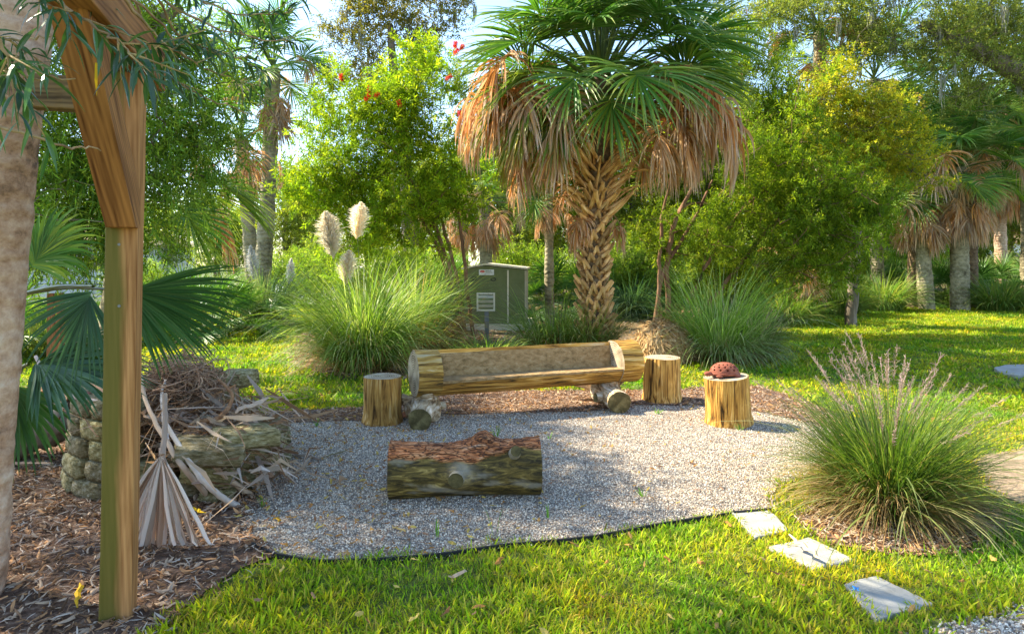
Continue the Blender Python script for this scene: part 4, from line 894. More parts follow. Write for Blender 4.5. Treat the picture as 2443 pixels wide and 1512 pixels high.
#@@RING
# ================================================================== STONE RING AND BRUSH PILE
RC = np.array([-2.50, 5.22, 0]); RR_ = .66
ring = thing('stone_ring', 'round dry stacked fire ring of mossy stone blocks, partly fallen at the right', 'fire pit', RC)
def block_mesh(seed):
    rg = np.random.default_rng(seed); n = 5; V = []; idx = {}; L = np.linspace(-.5, .5, n)
    F = []
    def vid(i, j, k):
        if (i, j, k) not in idx: idx[(i, j, k)] = len(V); V.append((L[i], L[j], L[k]))
        return idx[(i, j, k)]
    m = n - 1
    for a in range(m):
        for b in range(m):
            F += [[vid(0, a, b), vid(0, a, b + 1), vid(0, a + 1, b + 1), vid(0, a + 1, b)], [vid(m, a, b), vid(m, a + 1, b), vid(m, a + 1, b + 1), vid(m, a, b + 1)],
                  [vid(a, 0, b), vid(a + 1, 0, b), vid(a + 1, 0, b + 1), vid(a, 0, b + 1)], [vid(a, m, b), vid(a, m, b + 1), vid(a + 1, m, b + 1), vid(a + 1, m, b)],
                  [vid(a, b, 0), vid(a, b + 1, 0), vid(a + 1, b + 1, 0), vid(a + 1, b, 0)], [vid(a, b, m), vid(a + 1, b, m), vid(a + 1, b + 1, m), vid(a, b + 1, m)]]
    V = np.array(V); a = np.abs(V) * 2; r = (a ** 14).sum(1, keepdims=True) ** (1 / 14.); V = V / np.maximum(r, 1e-6) * np.minimum(1, 1) 
    V *= .5 / np.abs(V).max(0); V += (np.stack([fbm(V, seed + k, 6) for k in range(3)], -1)) * .035
    V[:, 1] *= 1 - .12 * (V[:, 0] * 0); t = rg.uniform(.75, 1.25); return Geo().add(V, F, (t, t * rg.uniform(.95, 1.03), t * rg.uniform(.85, 1.05))).mesh('stone_block', M['stone'], True)
BM = [block_mesh(500 + i) for i in range(8)]
rg = random.Random(9); hc = .132
for c in range(5):
    nb_ = 14; a = rg.random()
    for i in range(nb_):
        th = (i + a) / nb_ * 2 * math.pi; dg = math.degrees(th) % 360       # 270 = towards camera, 0 = right
        if c >= 3 and (dg > 258 or dg < 70): continue
        if c == 2 and (dg > 268 or dg < 55): continue
        if c == 1 and 318 < dg < 345: continue
        r = RR_ - .012 * c + rg.gauss(0, .008); w = 2 * math.pi * r / nb_ * rg.uniform(.93, .985)
        o = link('stone_block', BM[rg.randint(0, 7)], ring, (r * math.cos(th), r * math.sin(th), hc * (c + .5)), (rg.gauss(0, .02), rg.gauss(0, .02), th + math.pi / 2 + rg.gauss(0, .03)), (w, .24, hc * .98))
for (u, v, z, rx, ry, rz, s) in ((500, 1075, .36, .10, .12, .4, (.42, .30, .12)), (585, 1040, .40, .05, .1, .75, (.40, .28, .11)), (622, 1018, .37, 0, .05, 1.2, (.34, .26, .10)), (520, 1175, .06, .2, .5, .1, (.2, .15, .14)), (500, 1125, .20, .1, .2, .2, (.33, .2, .13)), (568, 1130, .12, .5, .3, .6, (.26, .2, .12)), (600, 1085, .22, .1, .1, .95, (.34, .2, .13))):
    p = G(u, v, z); link('stone_block', BM[rg.randint(0, 7)], ring, p - RC, (rx, ry, rz), s)
# soil/brush fill so the ring is not hollow
g = Geo(); na = 28; V = [(0, 0, .46)] + [((.58 + .03 * math.sin(5 * k)) * math.cos(k / na * 6.283), .58 * math.sin(k / na * 6.283), .30 + .02 * math.sin(3 * k)) for k in range(na)]
g.add(V, [[0, 1 + k, 1 + (k + 1) % na] for k in range(na)]); simple('soil_fill', g, M['mulch'], ring)

def curved(pts, r0, r1, sides=8, n=24, noise=.0015, seed=0):
    rg = np.random.default_rng(seed); pts = np.array(pts, float); t = np.linspace(0, len(pts) - 1, n); xs = np.stack([np.interp(t, np.arange(len(pts)), pts[:, k]) for k in range(3)], -1)
    for _ in range(6): xs[1:-1] = (xs[:-2] + xs[1:-1] * 2 + xs[2:]) / 4
    xs[1:-1] += rg.normal(0, noise, (n - 2, 3)); return xs, np.linspace(r0, r1, n)
def stick_obj(name, label, cat, pts, r0, r1, mat='straw', col=(.5, .4, .3), seed=0, flat=.6):
    xs, rd = curved(pts, r0, r1, seed=seed); base = xs[0].copy(); V, F = tubes((xs - base)[None], rd[None], 8); g = Geo()
    cc = np.clip(1 + .3 * fbm(V * 1.0, seed, 30), .5, 1.5)[:, None] * np.array(col); g.add(V, F, cc); return simple(name, g, M[mat], None, True, loc=base, label=label, cat=cat)
# dry vine tangle
rng = np.random.default_rng(77); n = 900; c0 = P(425, 905, 5.05)
d = nrm(rng.normal(0, 1, (n, 3))) * (rng.random((n, 1)) ** .5); ctr = c0 + d * np.array([.30, .30, .19]) * (1 + .3 * (rng.random((n, 1)) < .2)); ctr[:, 2] -= np.abs(ctr[:, 0] - c0[0]) * .25
a0 = rng.random(n) * 6.28; rad = .05 + .14 * rng.random(n); ax1 = nrm(rng.normal(0, 1, (n, 3)) * np.array([1, 1, .5])); ax2 = nrm(np.cross(ax1, rng.normal(0, 1, (n, 3)))); S = 8
tt = np.linspace(0, 1, S)[None] * (1.2 + 2.0 * rng.random((n, 1))) + a0[:, None]
pth = ctr[:, None] + (np.cos(tt)[..., None] * ax1[:, None] + np.sin(tt)[..., None] * ax2[:, None] * .5) * rad[:, None, None]; pth[..., 2] = np.maximum(pth[..., 2], .36)
V, F = tubes(pth - c0, np.full((n, S), .0024) * (1 + rng.random((n, 1))), 4); g = Geo().add(V, F, rep(pal(rng, n, [(.30, .19, .13), (.42, .30, .21), (.22, .13, .08)]), S * 4))
simple('vine_tangle', g, M['straw'], None, loc=c0, label='tangled ball of thin dry brown vines on top of the stone ring', cat='brush', kind='stuff')
rng = np.random.default_rng(78); g = Geo(); n = 420; c1 = np.array([-2.30, 4.95, .46])
ctr = c1 + rng.normal(0, 1, (n, 3)) * np.array([.32, .25, .07]); az_ = rng.normal(-.5, .8, n); L_ = .15 + .35 * rng.random(n); el = rng.normal(-.15, .35, n)
dv = np.stack([np.cos(az_) * np.cos(el), np.sin(az_) * np.cos(el), np.sin(el)], -1) * L_[:, None]; pt = np.stack([ctr - dv * .5, ctr + rng.normal(0, .02, (n, 3)), ctr + dv * .5 + rng.normal(0, .02, (n, 3))], 1)
sd_ = nrm(rng.normal(0, 1, (n, 1, 3))) * (np.array([.3, 1, .2])[None, :, None] * (.006 + .02 * rng.random((n, 1, 1)) ** 2)); V, F, q = ribbons(pt - c1, sd_); g.add(V, F, rep(pal(rng, n, [(.45, .36, .28), (.30, .2, .13), (.55, .48, .42), (.2, .13, .08)]), q))
n = 330; ctr = np.array([-1.95, 4.75, .34]) + rng.normal(0, 1, (n, 3)) * np.array([.26, .2, .09]); ctr[:, 2] -= np.maximum(ctr[:, 0] + 2.0, 0) * .5; ctr[:, 2] = np.maximum(ctr[:, 2], .03); az_ = rng.normal(-.5, 1.0, n); L_ = .12 + .4 * rng.random(n) ** 1.5; dv = np.stack([np.cos(az_), np.sin(az_), rng.normal(-.3, .3, n)], -1) * L_[:, None]
pt = np.stack([ctr - dv * .5, ctr + rng.normal(0, .02, (n, 3)) + [0, 0, .02], ctr + dv * .5], 1); pt[..., 2] = np.maximum(pt[..., 2], .02); sd_ = nrm(rng.normal(0, 1, (n, 1, 3))) * (np.array([.3, 1, .2])[None, :, None] * (.006 + .024 * rng.random((n, 1, 1)) ** 2)); V, F, q = ribbons(pt - c1, sd_); g.add(V, F, rep(pal(rng, n, [(.55, .46, .36), (.34, .22, .13), (.62, .55, .48), (.2, .12, .07)]), q))
simple('dry_leaf_pile', g, M['dead'], None, loc=c1, label='heap of broken grey brown palm leaf strips filling the stone ring', cat='brush', kind='stuff')
# big dead frond hanging over the front of the ring
def dead_hang():
    rng = np.random.default_rng(90); top = P(393, 940, 4.1); hub = P(388, 1085, 3.85); root = thing('dead_palm_frond', 'grey dried palm fan hanging down over the stones right of the green post', 'palm frond', (hub[0], hub[1], 0))
    o3 = np.array([hub[0], hub[1], 0]); xs, rd = curved([top - o3, (top + hub) / 2 - o3 + [.01, 0, 0], hub - o3], .014, .016, n=12, noise=.001, seed=3); V, F = tubes(xs[None], rd[None], 8); simple('stalk', Geo().add(V, F, (.48, .40, .33)), M['dead'], root, True)
    ns = 38; S = 9; th = np.linspace(-.72, .72, ns) + rng.normal(0, .04, ns); L_ = (.60 + .18 * rng.random(ns)) * (1 - .15 * np.abs(th))
    for i in range(ns):
        t = np.linspace(0, 1, S); sp = np.sin(th[i]) * (t - .25 * t ** 2) * L_[i] * 1.0 + rng.normal(0, .006, S).cumsum()
        x = sp; z = -t * L_[i] * np.cos(th[i] * .8); y = -.10 * t - .03 * rng.random() * np.sin(t * 3) - .02 * (i % 2); pth = np.stack([x, y, z], -1) + (hub - o3); pth[:, 2] = np.maximum(pth[:, 2], .03 + .02 * rng.random())
        w = np.interp(t, [0, .3, .7, 1], [.004, .024, .032, .008]) * (.55 + .5 * rng.random()); tw = rng.normal(0, .35) + t * rng.normal(0, .6)
        sd = np.stack([np.cos(tw) * w, np.sin(tw) * w, 0 * w], -1) * .6; fo = np.stack([0 * w, -w * .7, 0 * w], -1); V, F, q = ribbons(pth[None], sd[None], fo[None])
        simple('leaf_segment', Geo().add(V, F, pal(rng, 1, [(.62, .55, .48), (.48, .37, .28), (.75, .69, .62), (.38, .24, .15)])[0]), M['dead'], root)
dead_hang()
stick_obj('palm_stalk', 'long tan palm stalk arching from the vine tangle down to the mulch', 'palm stalk', [P(335, 890, 4.7), P(345, 960, 4.5), P(400, 1060, 4.3), P(440, 1120, 4.2), P(500, 1185, 4.5)], .011, .020, col=(.58, .44, .33), seed=1)
stick_obj('palm_stalk', 'thick grey palm stalk curving along the front of the fallen stones', 'palm stalk', [P(395, 1010, 4.4), P(450, 1100, 4.25), P(490, 1155, 4.2), P(545, 1198, 4.35), P(568, 1206, 4.4)], .014, .022, col=(.6, .52, .45), seed=2)
stick_obj('palm_stalk', 'straight tan palm stalk leaning over the flat stones onto the gravel', 'palm stalk', [P(440, 1045, 4.45), P(500, 1100, 4.4), P(540, 1138, 4.45), P(597, 1180, 4.6)], .010, .022, col=(.52, .38, .26), seed=3)
stick_obj('palm_stalk', 'pale stalk lying on the ring top left of the green post', 'palm stalk', [P(85, 850, 4.9), P(110, 900, 4.8), P(160, 940, 4.7), P(250, 966, 4.6)], .012, .02, col=(.62, .5, .44), seed=4)
stick_obj('palm_stalk', 'grey upright stalk sticking out of the vine tangle', 'palm stalk', [P(400, 1050, 4.4), P(388, 990, 4.6), P(385, 935, 4.75), P(395, 905, 4.8)], .012, .008, col=(.55, .5, .46), seed=5)
stick_obj('dead_branch', 'dark curved branch on the right side of the brush pile', 'branch', [P(475, 1005, 4.7), P(520, 1002, 4.7), P(545, 975, 4.8), P(560, 940, 4.85), P(520, 905, 4.95)], .022, .009, 'twig', (1.2, .9, .7), 6)
stick_obj('dead_branch', 'thin twig poking up beside the short timber post', 'branch', [P(135, 1010, 4.9), P(160, 960, 4.9), P(172, 900, 4.95), P(168, 855, 5.0)], .008, .004, 'twig', (.8, .6, .4), 7)
for (lab, uv0, uv1, z0, z1, w, col, sd_) in (('reddish palm sheath lying on the ring top left of the post', (170, 945), (262, 965), .62, .64, .13, (.42, .2, .16), 21), ('orange brown torn sheath standing beside the post', (262, 960), (205, 905), .64, .72, .10, (.55, .3, .17), 22),
        ('broad grey sheath in the middle of the brush pile', (455, 1040), (500, 990), .42, .56, .17, (.42, .40, .34), 23), ('pale sheath propped along the fallen stones', (440, 1085), (475, 1150), .32, .1, .06, (.5, .46, .42), 24), ('tan sheath at the right end of the brush pile', (560, 985), (640, 950), .40, .5, .07, (.52, .4, .3), 25)):
    D0 = 4.75; a = P(uv0[0], uv0[1], D0); b = P(uv1[0], uv1[1], D0 + .15); bark_strip(lab, a, b, w, sd_, (col,), 'palm_sheath')
# fallen trunk behind the ring at left
def fallen():
    a = P(-80, 1085, 5.3); b = P(175, 1010, 5.6); a[2] = .16; b[2] = .30
    root = thing('fallen_trunk', 'dark fibrous fallen trunk lying behind the stone ring at left', 'log', (a[0], a[1], 0)); d = b - a; pts = [d * t for t in (0, .5, 1)]
    V = ptrunk_mesh('trunk', [np.array(x) + [0, 0, a[2]] for x in pts], [.2, .19, .16], 'bark', 20, .03, 4, .03); link('trunk', V, root)
fallen()
#@@PLANTS
# ================================================================== ORNAMENTAL GRASSES
PAMP = [(.22, .36, .05), (.30, .43, .07), (.15, .27, .04), (.50, .54, .26), (.13, .22, .05)]
BROWN = [(.36, .23, .11), (.28, .16, .07), (.46, .33, .18)]
def grass_clump(name, label, base, specs, seed, cat='grass clump', group=None, mat='grassblade'):
    rng = np.random.default_rng(seed); root = thing(name, label, cat, base, 0, group)
    for pname, (n, r0, tilt, ln, w, bend, cols, S, azc) in specs:
        az = None if azc is None else rng.normal(azc[0], azc[1], n)
        g = blades(rng, n, r0, tilt, ln, w, bend, cols, S, az=az); simple(pname, g, M[mat], root, kind='stuff')
    return root
def plume_mesh(seed, L_=.55, w=.155, cols=((.9, .84, .70), (.92, .88, .78), (.88, .76, .58))):
    rng = np.random.default_rng(seed); n = 1500; t = rng.random(n); env = np.interp(t, [0, .2, .6, 1], [.5, 1, .75, .1]) * w; az = rng.random(n) * 6.28
    st = np.stack([rng.normal(0, .005, n), rng.normal(0, .005, n), t * L_], -1); d = np.stack([np.cos(az), np.sin(az), .8 + rng.random(n)], -1); d = nrm(d) * (env * (.6 + .8 * rng.random(n)))[:, None] * 1.5
    tip = st + d; tip[:, 2] -= env * .35; mid = st + d * .6 + [0, 0, .01]; sd = nrm(rng.normal(0, 1, (n, 3))) * .0045; pt = np.stack([st, mid, tip], 1); V, F, q = ribbons(pt, np.stack([sd, sd, sd * .3], 1)); return Geo().add(V, F, rep(pal(rng, n, cols), q)).mesh('plume', M['plume'])
PLM = [plume_mesh(s) for s in range(3)]; PLW = [plume_mesh(s + 5, .5, .09, ((.75, .75, .76), (.85, .84, .82))) for s in range(2)]
def add_plume(root, base, stem_b, top, me, L_, lean=0, stalk=(.25, .28, .12), s=1.0):
    b = np.array(stem_b) - base; t = np.array(top) - base; xs, rd = curved([b, (b + t) / 2 + [.02, 0, .05], t], .007, .004, n=10); V, F = tubes(xs[None], rd[None], 5)
    simple('stem', Geo().add(V, F, stalk), M['grassblade'], root, True); link('plume', me, root, t - [0, 0, .12], (.05, lean, 0), s)
b1_ = G(868, 878); pg = grass_clump('pampas_grass', 'large arching pampas clump behind and left of the bench with three tall cream plumes', b1_, [
    ('blades', (1600, .34, (.02, .62), (1.0, 2.15), .012, (.5, 2.4), PAMP, 8, None)), ('front_blades', (600, .45, (.3, .85), (.9, 1.4), .012, (1.0, 2.4), PAMP, 8, (-1.6, 1.0))), ('dead_blades', (500, .5, (.4, 1.2), (.6, 1.2), .013, (.6, 1.8), BROWN, 6, None))], 1)
for (u, v, me, s, le) in ((796, 575, PLM[0], 1.2, -.16), (824, 640, PLM[1], .9, .12), (850, 530, PLM[2], .95, .14)): add_plume(pg, b1_, b1_ + [0, 0, .4], P(u, v + 20, 9.9), me, .6, le, s=s)
b_ = G(985, 835); grass_clump('pampas_grass', 'tall green and brown grass clump around the bare stems left of the green cabinet', b_, [
    ('blades', (1100, .4, (.02, .5), (1.0, 2.0), .012, (.3, 1.5), PAMP + BROWN[:1], 7, None)), ('dead_blades', (1500, .6, (.4, 1.3), (.7, 1.5), .013, (.5, 1.8), BROWN, 7, None))], 2)
b_ = G(1325, 830); grass_clump('pampas_grass', 'loose green grass clump in front of the cabinet, between it and the palm trunk', b_, [
    ('blades', (650, .55, (.1, .9), (.8, 1.5), .011, (.5, 2.1), PAMP, 7, None)), ('dead_blades', (450, .45, (.5, 1.3), (.4, .8), .014, (.5, 1.8), BROWN, 6, (-1.0, 1.0)))], 3)
b_ = G(1165, 850); grass_clump('pampas_grass', 'low dark green grass mound directly behind the left half of the bench', b_, [('blades', (600, .45, (.3, 1.2), (.35, .65), .011, (.5, 1.9), PAMP, 6, None))], 13)
b_ = G(628, 780); pg2 = grass_clump('pampas_grass', 'small pampas clump with a white plume standing on the left lawn', b_, [
    ('blades', (900, .35, (.05, .5), (1.0, 1.9), .016, (.4, 1.8), [(.10, .20, .08), (.16, .26, .10), (.3, .34, .2)], 7, None)), ('dead_blades', (500, .4, (.5, 1.3), (.5, .9), .016, (.5, 1.6), BROWN + [(.5, .45, .4)], 6, None))], 4)
add_plume(pg2, b_, b_ + [0, 0, .3], P(607, 655, b_[1]), PLW[0], .6, -.1, s=1.6); add_plume(pg2, b_, b_ + [.3, 0, .3], P(690, 665, b_[1]), PLW[1], .5, .1, s=1.2)
b_ = G(1715, 858); grass_clump('pampas_grass', 'leafy grass clump behind the two right stumps with a heap of straw at its left', b_, [
    ('blades', (900, .4, (.03, .65), (.9, 2.0), .011, (.3, 1.9), PAMP, 8, None)), ('front_blades', (500, .5, (.4, 1.0), (.8, 1.3), .011, (.9, 2.2), [(.3, .33, .17), (.16, .25, .06)], 7, (-1.4, .8))), ('dead_blades', (700, .5, (.5, 1.3), (.5, 1.0), .013, (.5, 1.8), BROWN, 6, None))], 5)
b_ = G(1580, 862); rng = np.random.default_rng(55); root = thing('straw_heap', 'rounded heap of orange brown dead grass beside the trunk of the palm', 'dead grass', b_); g = Geo(); n = 2200
d = nrm(rng.normal(0, 1, (n, 3)) * [1, 1, .8]); d[:, 2] = np.abs(d[:, 2]); c = d * np.array([.45, .4, .62]) * (.75 + .3 * rng.random((n, 1))); tv = nrm(np.cross(d, rng.normal(0, .4, (n, 3)) + [0, 0, 1])) ; tv = nrm(tv * .5 + np.cross(tv, d) * 1.0); L_ = (.12 + .25 * rng.random((n, 1)))
pt = np.stack([c - tv * L_, c + d * .03, c + tv * L_], 1); pt[..., 2] = np.maximum(pt[..., 2], .02); sd_ = np.repeat(np.cross(tv, d)[:, None] * .006, 3, 1); V, F, q = ribbons(pt, sd_); g.add(V, F, rep(pal(rng, n, [(.58, .38, .16), (.48, .28, .11), (.66, .48, .26)]), q)); simple('dead_blades', g, M['straw'], root, kind='stuff')
b_ = G(1800, 850); grass_clump('fountain_grass', 'small fine fountain grass right behind the turtle stump', b_, [('blades', (1100, .3, (.05, .75), (.5, 1.0), .006, (.3, 1.3), [(.10, .19, .03), (.18, .25, .05)], 6, None)), ('seed_heads', (120, .3, (.1, .6), (.8, 1.15), .012, (.2, .9), [(.45, .33, .27), (.5, .38, .34)], 6, None))], 6)
b_ = G(1505, 760); grass_clump('blue_grass', 'bluish arching grass clump just right of the palm trunk', b_, [('blades', (1300, .5, (.05, .9), (1.0, 1.7), .016, (.5, 2.0), [(.08, .17, .09), (.12, .22, .12), (.05, .11, .06)], 7, None))], 7)
for i, (u, v, s_, lab) in enumerate(((2105, 742, 1.0, 'fresh green arching grass clump left of the twin palm trunks'), (2385, 742, .95, 'yellow green arching grass clump at the right edge below the palmettos'), (2000, 752, .9, 'dark green grass clump under the right thicket'), (1870, 775, .8, 'low green grass tuft at the corner of the right thicket'))):
    b_ = G(u, v); grass_clump('wild_grass', lab, b_, [('blades', (1100, .5 * s_, (.05, .95), (.9 * s_, 1.7 * s_), .02, (.5, 2.0), [(.10, .22, .04), (.16, .28, .06), (.24, .32, .06), (.30, .3, .1)], 7, None))], 20 + i)
for i, (u, v, lab) in enumerate(((95, 850, 'reedy grass clump left of the short timber post'), (10, 800, 'yellow green reeds at the far left edge by the pond'), (1400, 835, 'thin grass tuft in front of the palm trunk foot'))):
    b_ = G(u, v); grass_clump('reed_grass', lab, b_, [('blades', (700, .4, (.05, .8), (.6, 1.2), .012, (.4, 1.8), [(.22, .30, .06), (.16, .25, .04), (.35, .33, .14)], 6, None))], 30 + i)
# big fountain (muhly) grass, right foreground
b_ = np.array([2.42, 4.38, 0.0]); MU = [(.09, .17, .025), (.14, .23, .035), (.22, .28, .07), (.06, .12, .02)]
mg = grass_clump('fountain_grass', 'big fountain grass with pinkish seed heads in the right foreground', b_, [
    ('blades', (2100, .17, (.02, .75), (.55, 1.02), .0055, (.3, 1.5), MU, 9, None)), ('low_blades', (900, .2, (.5, 1.2), (.45, .75), .005, (.6, 1.6), MU + [(.4, .33, .16), (.34, .25, .1)], 8, None)),
    ('dead_blades', (1500, .22, (.3, 1.3), (.35, .75), .005, (.6, 1.9), [(.40, .28, .13), (.30, .18, .08), (.5, .38, .2)], 7, None)), ('long_blades', (90, .2, (.6, 1.2), (1.1, 1.5), .007, (.8, 1.6), [(.3, .36, .1), (.42, .4, .18)], 9, (-.2, 1.4)))], 8)
rng = np.random.default_rng(88); g = Geo(); ns = 55; az = rng.random(ns) * 6.28; ti = .08 + .62 * rng.random(ns); Ls = .85 + .3 * rng.random(ns)
for i in range(ns):
    t = np.linspace(0, 1, 8); a = ti[i] + .35 * t ** 1.5; d = np.stack([np.sin(a) * np.cos(az[i]), np.sin(a) * np.sin(az[i]), np.cos(a)], -1); pth = np.concatenate([[np.zeros(3)], np.cumsum(d[:-1] * Ls[i] / 7, 0)]); V, F = tubes(pth[None], np.full((1, 8), .0013), 3); g.add(V, F, (.42, .36, .2))
    m = 70; k = rng.random(m); pos = pth[-1] - d[-1] * (k * .24)[:, None]; dd = nrm(rng.normal(0, .55, (m, 3)) + d[-1] * 1.2); L_ = (.012 + .028 * rng.random((m, 1))); pt = np.stack([pos, pos + dd * L_], 1); sd_ = np.repeat((nrm(rng.normal(0, 1, (m, 3))) * .0011)[:, None], 2, 1); V, F, q = ribbons(pt, sd_); g.add(V, F, rep(pal(rng, m, [(.55, .38, .36), (.66, .52, .46), (.48, .31, .31)]), q))
simple('seed_heads', g, M['plume'], mg, kind='stuff')
# weed sprouts in the gravel
def sprout(label, uv, n, h, seed, tilt=(.05, .6)):
    b_ = G(*uv); rng = np.random.default_rng(seed); g = blades(rng, n, .015, tilt, (h * .6, h), .009, (.1, .8), [(.10, .26, .03), (.2, .35, .05)], 5); simple('weed_sprout', g, M['grassblade'], None, loc=b_ + [0, 0, .012], label=label, cat='weed', group='green weeds sprouting in the gravel')
for i, a in enumerate((('tall bright green weed blade in front of the foreground log', (1180, 1290), 3, .22, (.1, .45)), ('short weed at the gravel front, left of the tall blade', (1045, 1285), 3, .12, (.0, .2)), ('dark green weed right of the foreground log', (1308, 1240), 3, .14, (.0, .2)), ('pair of weeds just behind the foreground log', (1185, 1045), 6, .12, (.1, .6)), ('weed tuft on the gravel in the shade of the two right stumps', (1567, 990), 9, .09, (.1, .9)), ('weed at the foot of the leaning stump', (1765, 1030), 8, .08, (.1, .9)), ('lone weed on the sunlit gravel centre', (1310, 1050), 4, .1, (.1, .8)), ('weed in the sunny gravel toward the front right', (1535, 1190), 8, .08, (.2, .9)), ('weed among the litter right of the stone ring', (640, 1075), 8, .14, (.0, .6)), ('thin weed beside the fallen stones', (600, 1090), 5, .18, (.0, .4)), ('weed at the left gravel edge near the mulch', (625, 1215), 6, .1, (.1, .7)), ('weed between left stump and stone ring', (755, 1020), 6, .09, (.1, .8)))): sprout(a[0], a[1], a[2], a[3], 60 + i, a[4])
#@@CABINET
# ================================================================== UTILITY CABINET AND VENT BOX
def cabinet():
    D = 15.6; s = D / FPX; c = P(1180, 0, D); bz = CAMH - (768 - HV) * s; X0, X1 = (1106 - CU) * s, (1252 - CU) * s; zt = CAMH - (641 - HV) * s; zpk = CAMH - (632 - HV) * s; xp = (1158 - CU) * s; dep = 1.6
    root = thing('utility_cabinet', 'olive green steel utility cabinet with low gabled lid behind the bench', 'cabinet', ((X0 + X1) / 2, D, 0), R(-4)); o = np.array([(X0 + X1) / 2, D, 0])
    x0, x1, xp = X0 - o[0], X1 - o[0], xp - o[0]; bz = .14
    def L3(n, g, m, **k): return simple(n, g, m, root, **k)
    V = [(x0, 0, bz), (x1, 0, bz), (x1, 0, zt - .02), (xp, 0, zpk - .02), (x0, 0, zt - .02)]; W = V + [(x, dep, z) for x, y, z in V]; g = Geo().add(W, [[0, 1, 2, 3, 4]]).add(W, [[9, 8, 7, 6, 5]]).add(W, [[0, 5, 6, 1], [1, 6, 7, 2], [2, 7, 8, 3], [3, 8, 9, 4], [4, 9, 5, 0]]); bevelled(L3('cabinet_body', g, M['cabinet']), .006)
    g = Geo(); e = .05; V = [(x0 - e, -.04, zt - .012), (xp, -.04, zpk + .0), (x1 + e, -.04, zt - .012), (x1 + e, -.04, zt + .025), (xp, -.04, zpk + .04), (x0 - e, -.04, zt + .025)]; W = V + [(x, dep + .04, z) for x, y, z in V]; n = 6
    g.add(W, [[0, 1, 4, 5], [1, 2, 3, 4]]).add(W, [[11, 10, 7, 6], [10, 9, 8, 7]]).add(W, [[i, i + n, (i + 1) % n + n, (i + 1) % n] for i in range(n)]); L3('lid', g, M['cream'])
    g = Geo(); box_geo(g, ((x0 + x1) / 2, dep / 2, .06), (x1 - x0 + .25, dep + .25, .16)); L3('base_pad', g, M['cream'])
    g = Geo(); xs = (1212 - CU) * s - o[0]; box_geo(g, (xs, -.006, (bz + zt) / 2), (.035, .012, zt - bz - .06)); L3('door_seam', g, M['cream'])
    for k in range(5): g = Geo(); box_geo(g, (x1 + .006, .06 + k * .32, (bz + zt) / 2), (.014, .05, zt - bz - .08)); L3('side_rib', g, M['cream'])
    for u, v in ((1131, 664), (1177, 666)):
        x = (u - CU) * s - o[0]; z = CAMH - (v - HV) * s; g = Geo(); a = np.linspace(0, 2 * np.pi, 17)[:-1]; pth = np.stack([x + .055 * np.cos(a), -.012 + 0 * a, z + .036 * np.sin(a)], -1); pth = np.concatenate([pth, pth[:1]]); V, F = tubes(pth[None], np.full((1, 17), .008), 5); g.add(V, F); L3('handle', g, M['black'])
    # sticker
    x = (1160.5 - CU) * s - o[0]; z = CAMH - (649.5 - HV) * s; g = Geo(); box_geo(g, (x, -.004, z), (.345, .008, .125)); st = L3('sticker', g, M['whitep'])
    g = Geo(); a = np.linspace(0, 2 * np.pi, 25)[:-1]; V = np.stack([x - .095 + .058 * np.cos(a), -.0115 + 0 * a, z + .02 + .026 * np.sin(a)], -1); g.add(V, [list(range(24))]); simple('oval_logo', g, M['red'], st)
    def text(body, px, pz, size, mat):
        cu = bpy.data.curves.new('lettering', 'FONT'); cu.body = body; cu.size = size; cu.extrude = .001; cu.align_x = 'LEFT'; cu.materials.append(mat); tmp = bpy.data.objects.new('lettering', cu); C.objects.link(tmp); bpy.context.view_layer.update(); lm = bpy.data.meshes.new_from_object(tmp.evaluated_get(bpy.context.evaluated_depsgraph_get())); bpy.data.objects.remove(tmp); t = bpy.data.objects.new('lettering', lm); C.objects.link(t); t.parent = st; t.location = (px, -.013, pz); t.rotation_euler = (R(90), 0, 0)
    text('RCB', x - .133, z + .008, .034, M['whitep']); text('BARR &', x - .02, z + .015, .04, M['black']); text('LEASING, INC.', x - .02, z - .015, .026, M['black']); text('- - - 800 - - -', x - .09, z - .052, .022, M['black'])
cabinet()
def vent():
    D = 13.2; s = D / FPX; c = np.array([(1159 - CU) * s, D, 0]); root = thing('vent_box', 'small cream louvred box on a grey steel post in front of the cabinet', 'vent', c, R(3)); z0 = CAMH - (742 - HV) * s; z1 = CAMH - (698 - HV) * s; w = (1181 - 1137) * s; zc = (z0 + z1) / 2; h = z1 - z0
    g = Geo(); box_geo(g, (0, .08, zc), (w - .05, .14, h - .04)); simple('box_body', g, M['cabinet'], root)
    g = Geo(); t = .035; box_geo(g, (0, -.004, z1 - t / 2), (w, .02, t)); box_geo(g, (0, -.004, z0 + t / 2), (w, .02, t)); box_geo(g, (-w / 2 + t / 2, -.004, zc), (t, .02, h - 2 * t)); box_geo(g, (w / 2 - t / 2, -.004, zc), (t, .02, h - 2 * t)); simple('frame', g, M['cream'], root)
    for k in range(3):
        g = Geo(); zz = z1 - .085 - k * .088; rm = np.array(Matrix.Rotation(R(38), 3, 'X')); box_geo(g, (0, -.004, zz), (w - 2 * t - .004, .008, .07), rm); simple('louvre', g, M['whitep'] if k == 0 else M['cream'], root)
    for x in (-.13, -.05, .05, .13):
        g = Geo(); cyl_geo(g, (x, -.013, z1 - t / 2), (x, -.02, z1 - t / 2), .006, sides=6); simple('screw', g, M['black'], root)
    g = Geo(); cyl_geo(g, (.02, .06, 0), (.02, .06, z0 + .02), .045, sides=14); simple('post', g, M['steel'], root, True)
vent()
b_ = P(660, 0, 17.5); root = thing('utility_box', 'blue grey utility box on the lawn left of the big pampas', 'utility box', (b_[0], b_[1], 0)); g = Geo(); s = 17.5 / FPX; box_geo(g, (0, 0, .35), (44 * s, .5, .7)); bevelled(simple('housing', g, M['utility'], root), .02); g = Geo(); box_geo(g, (0, -.02, .73), (48 * s, .6, .05)); bevelled(simple('cover', g, M['utility'], root), .01)
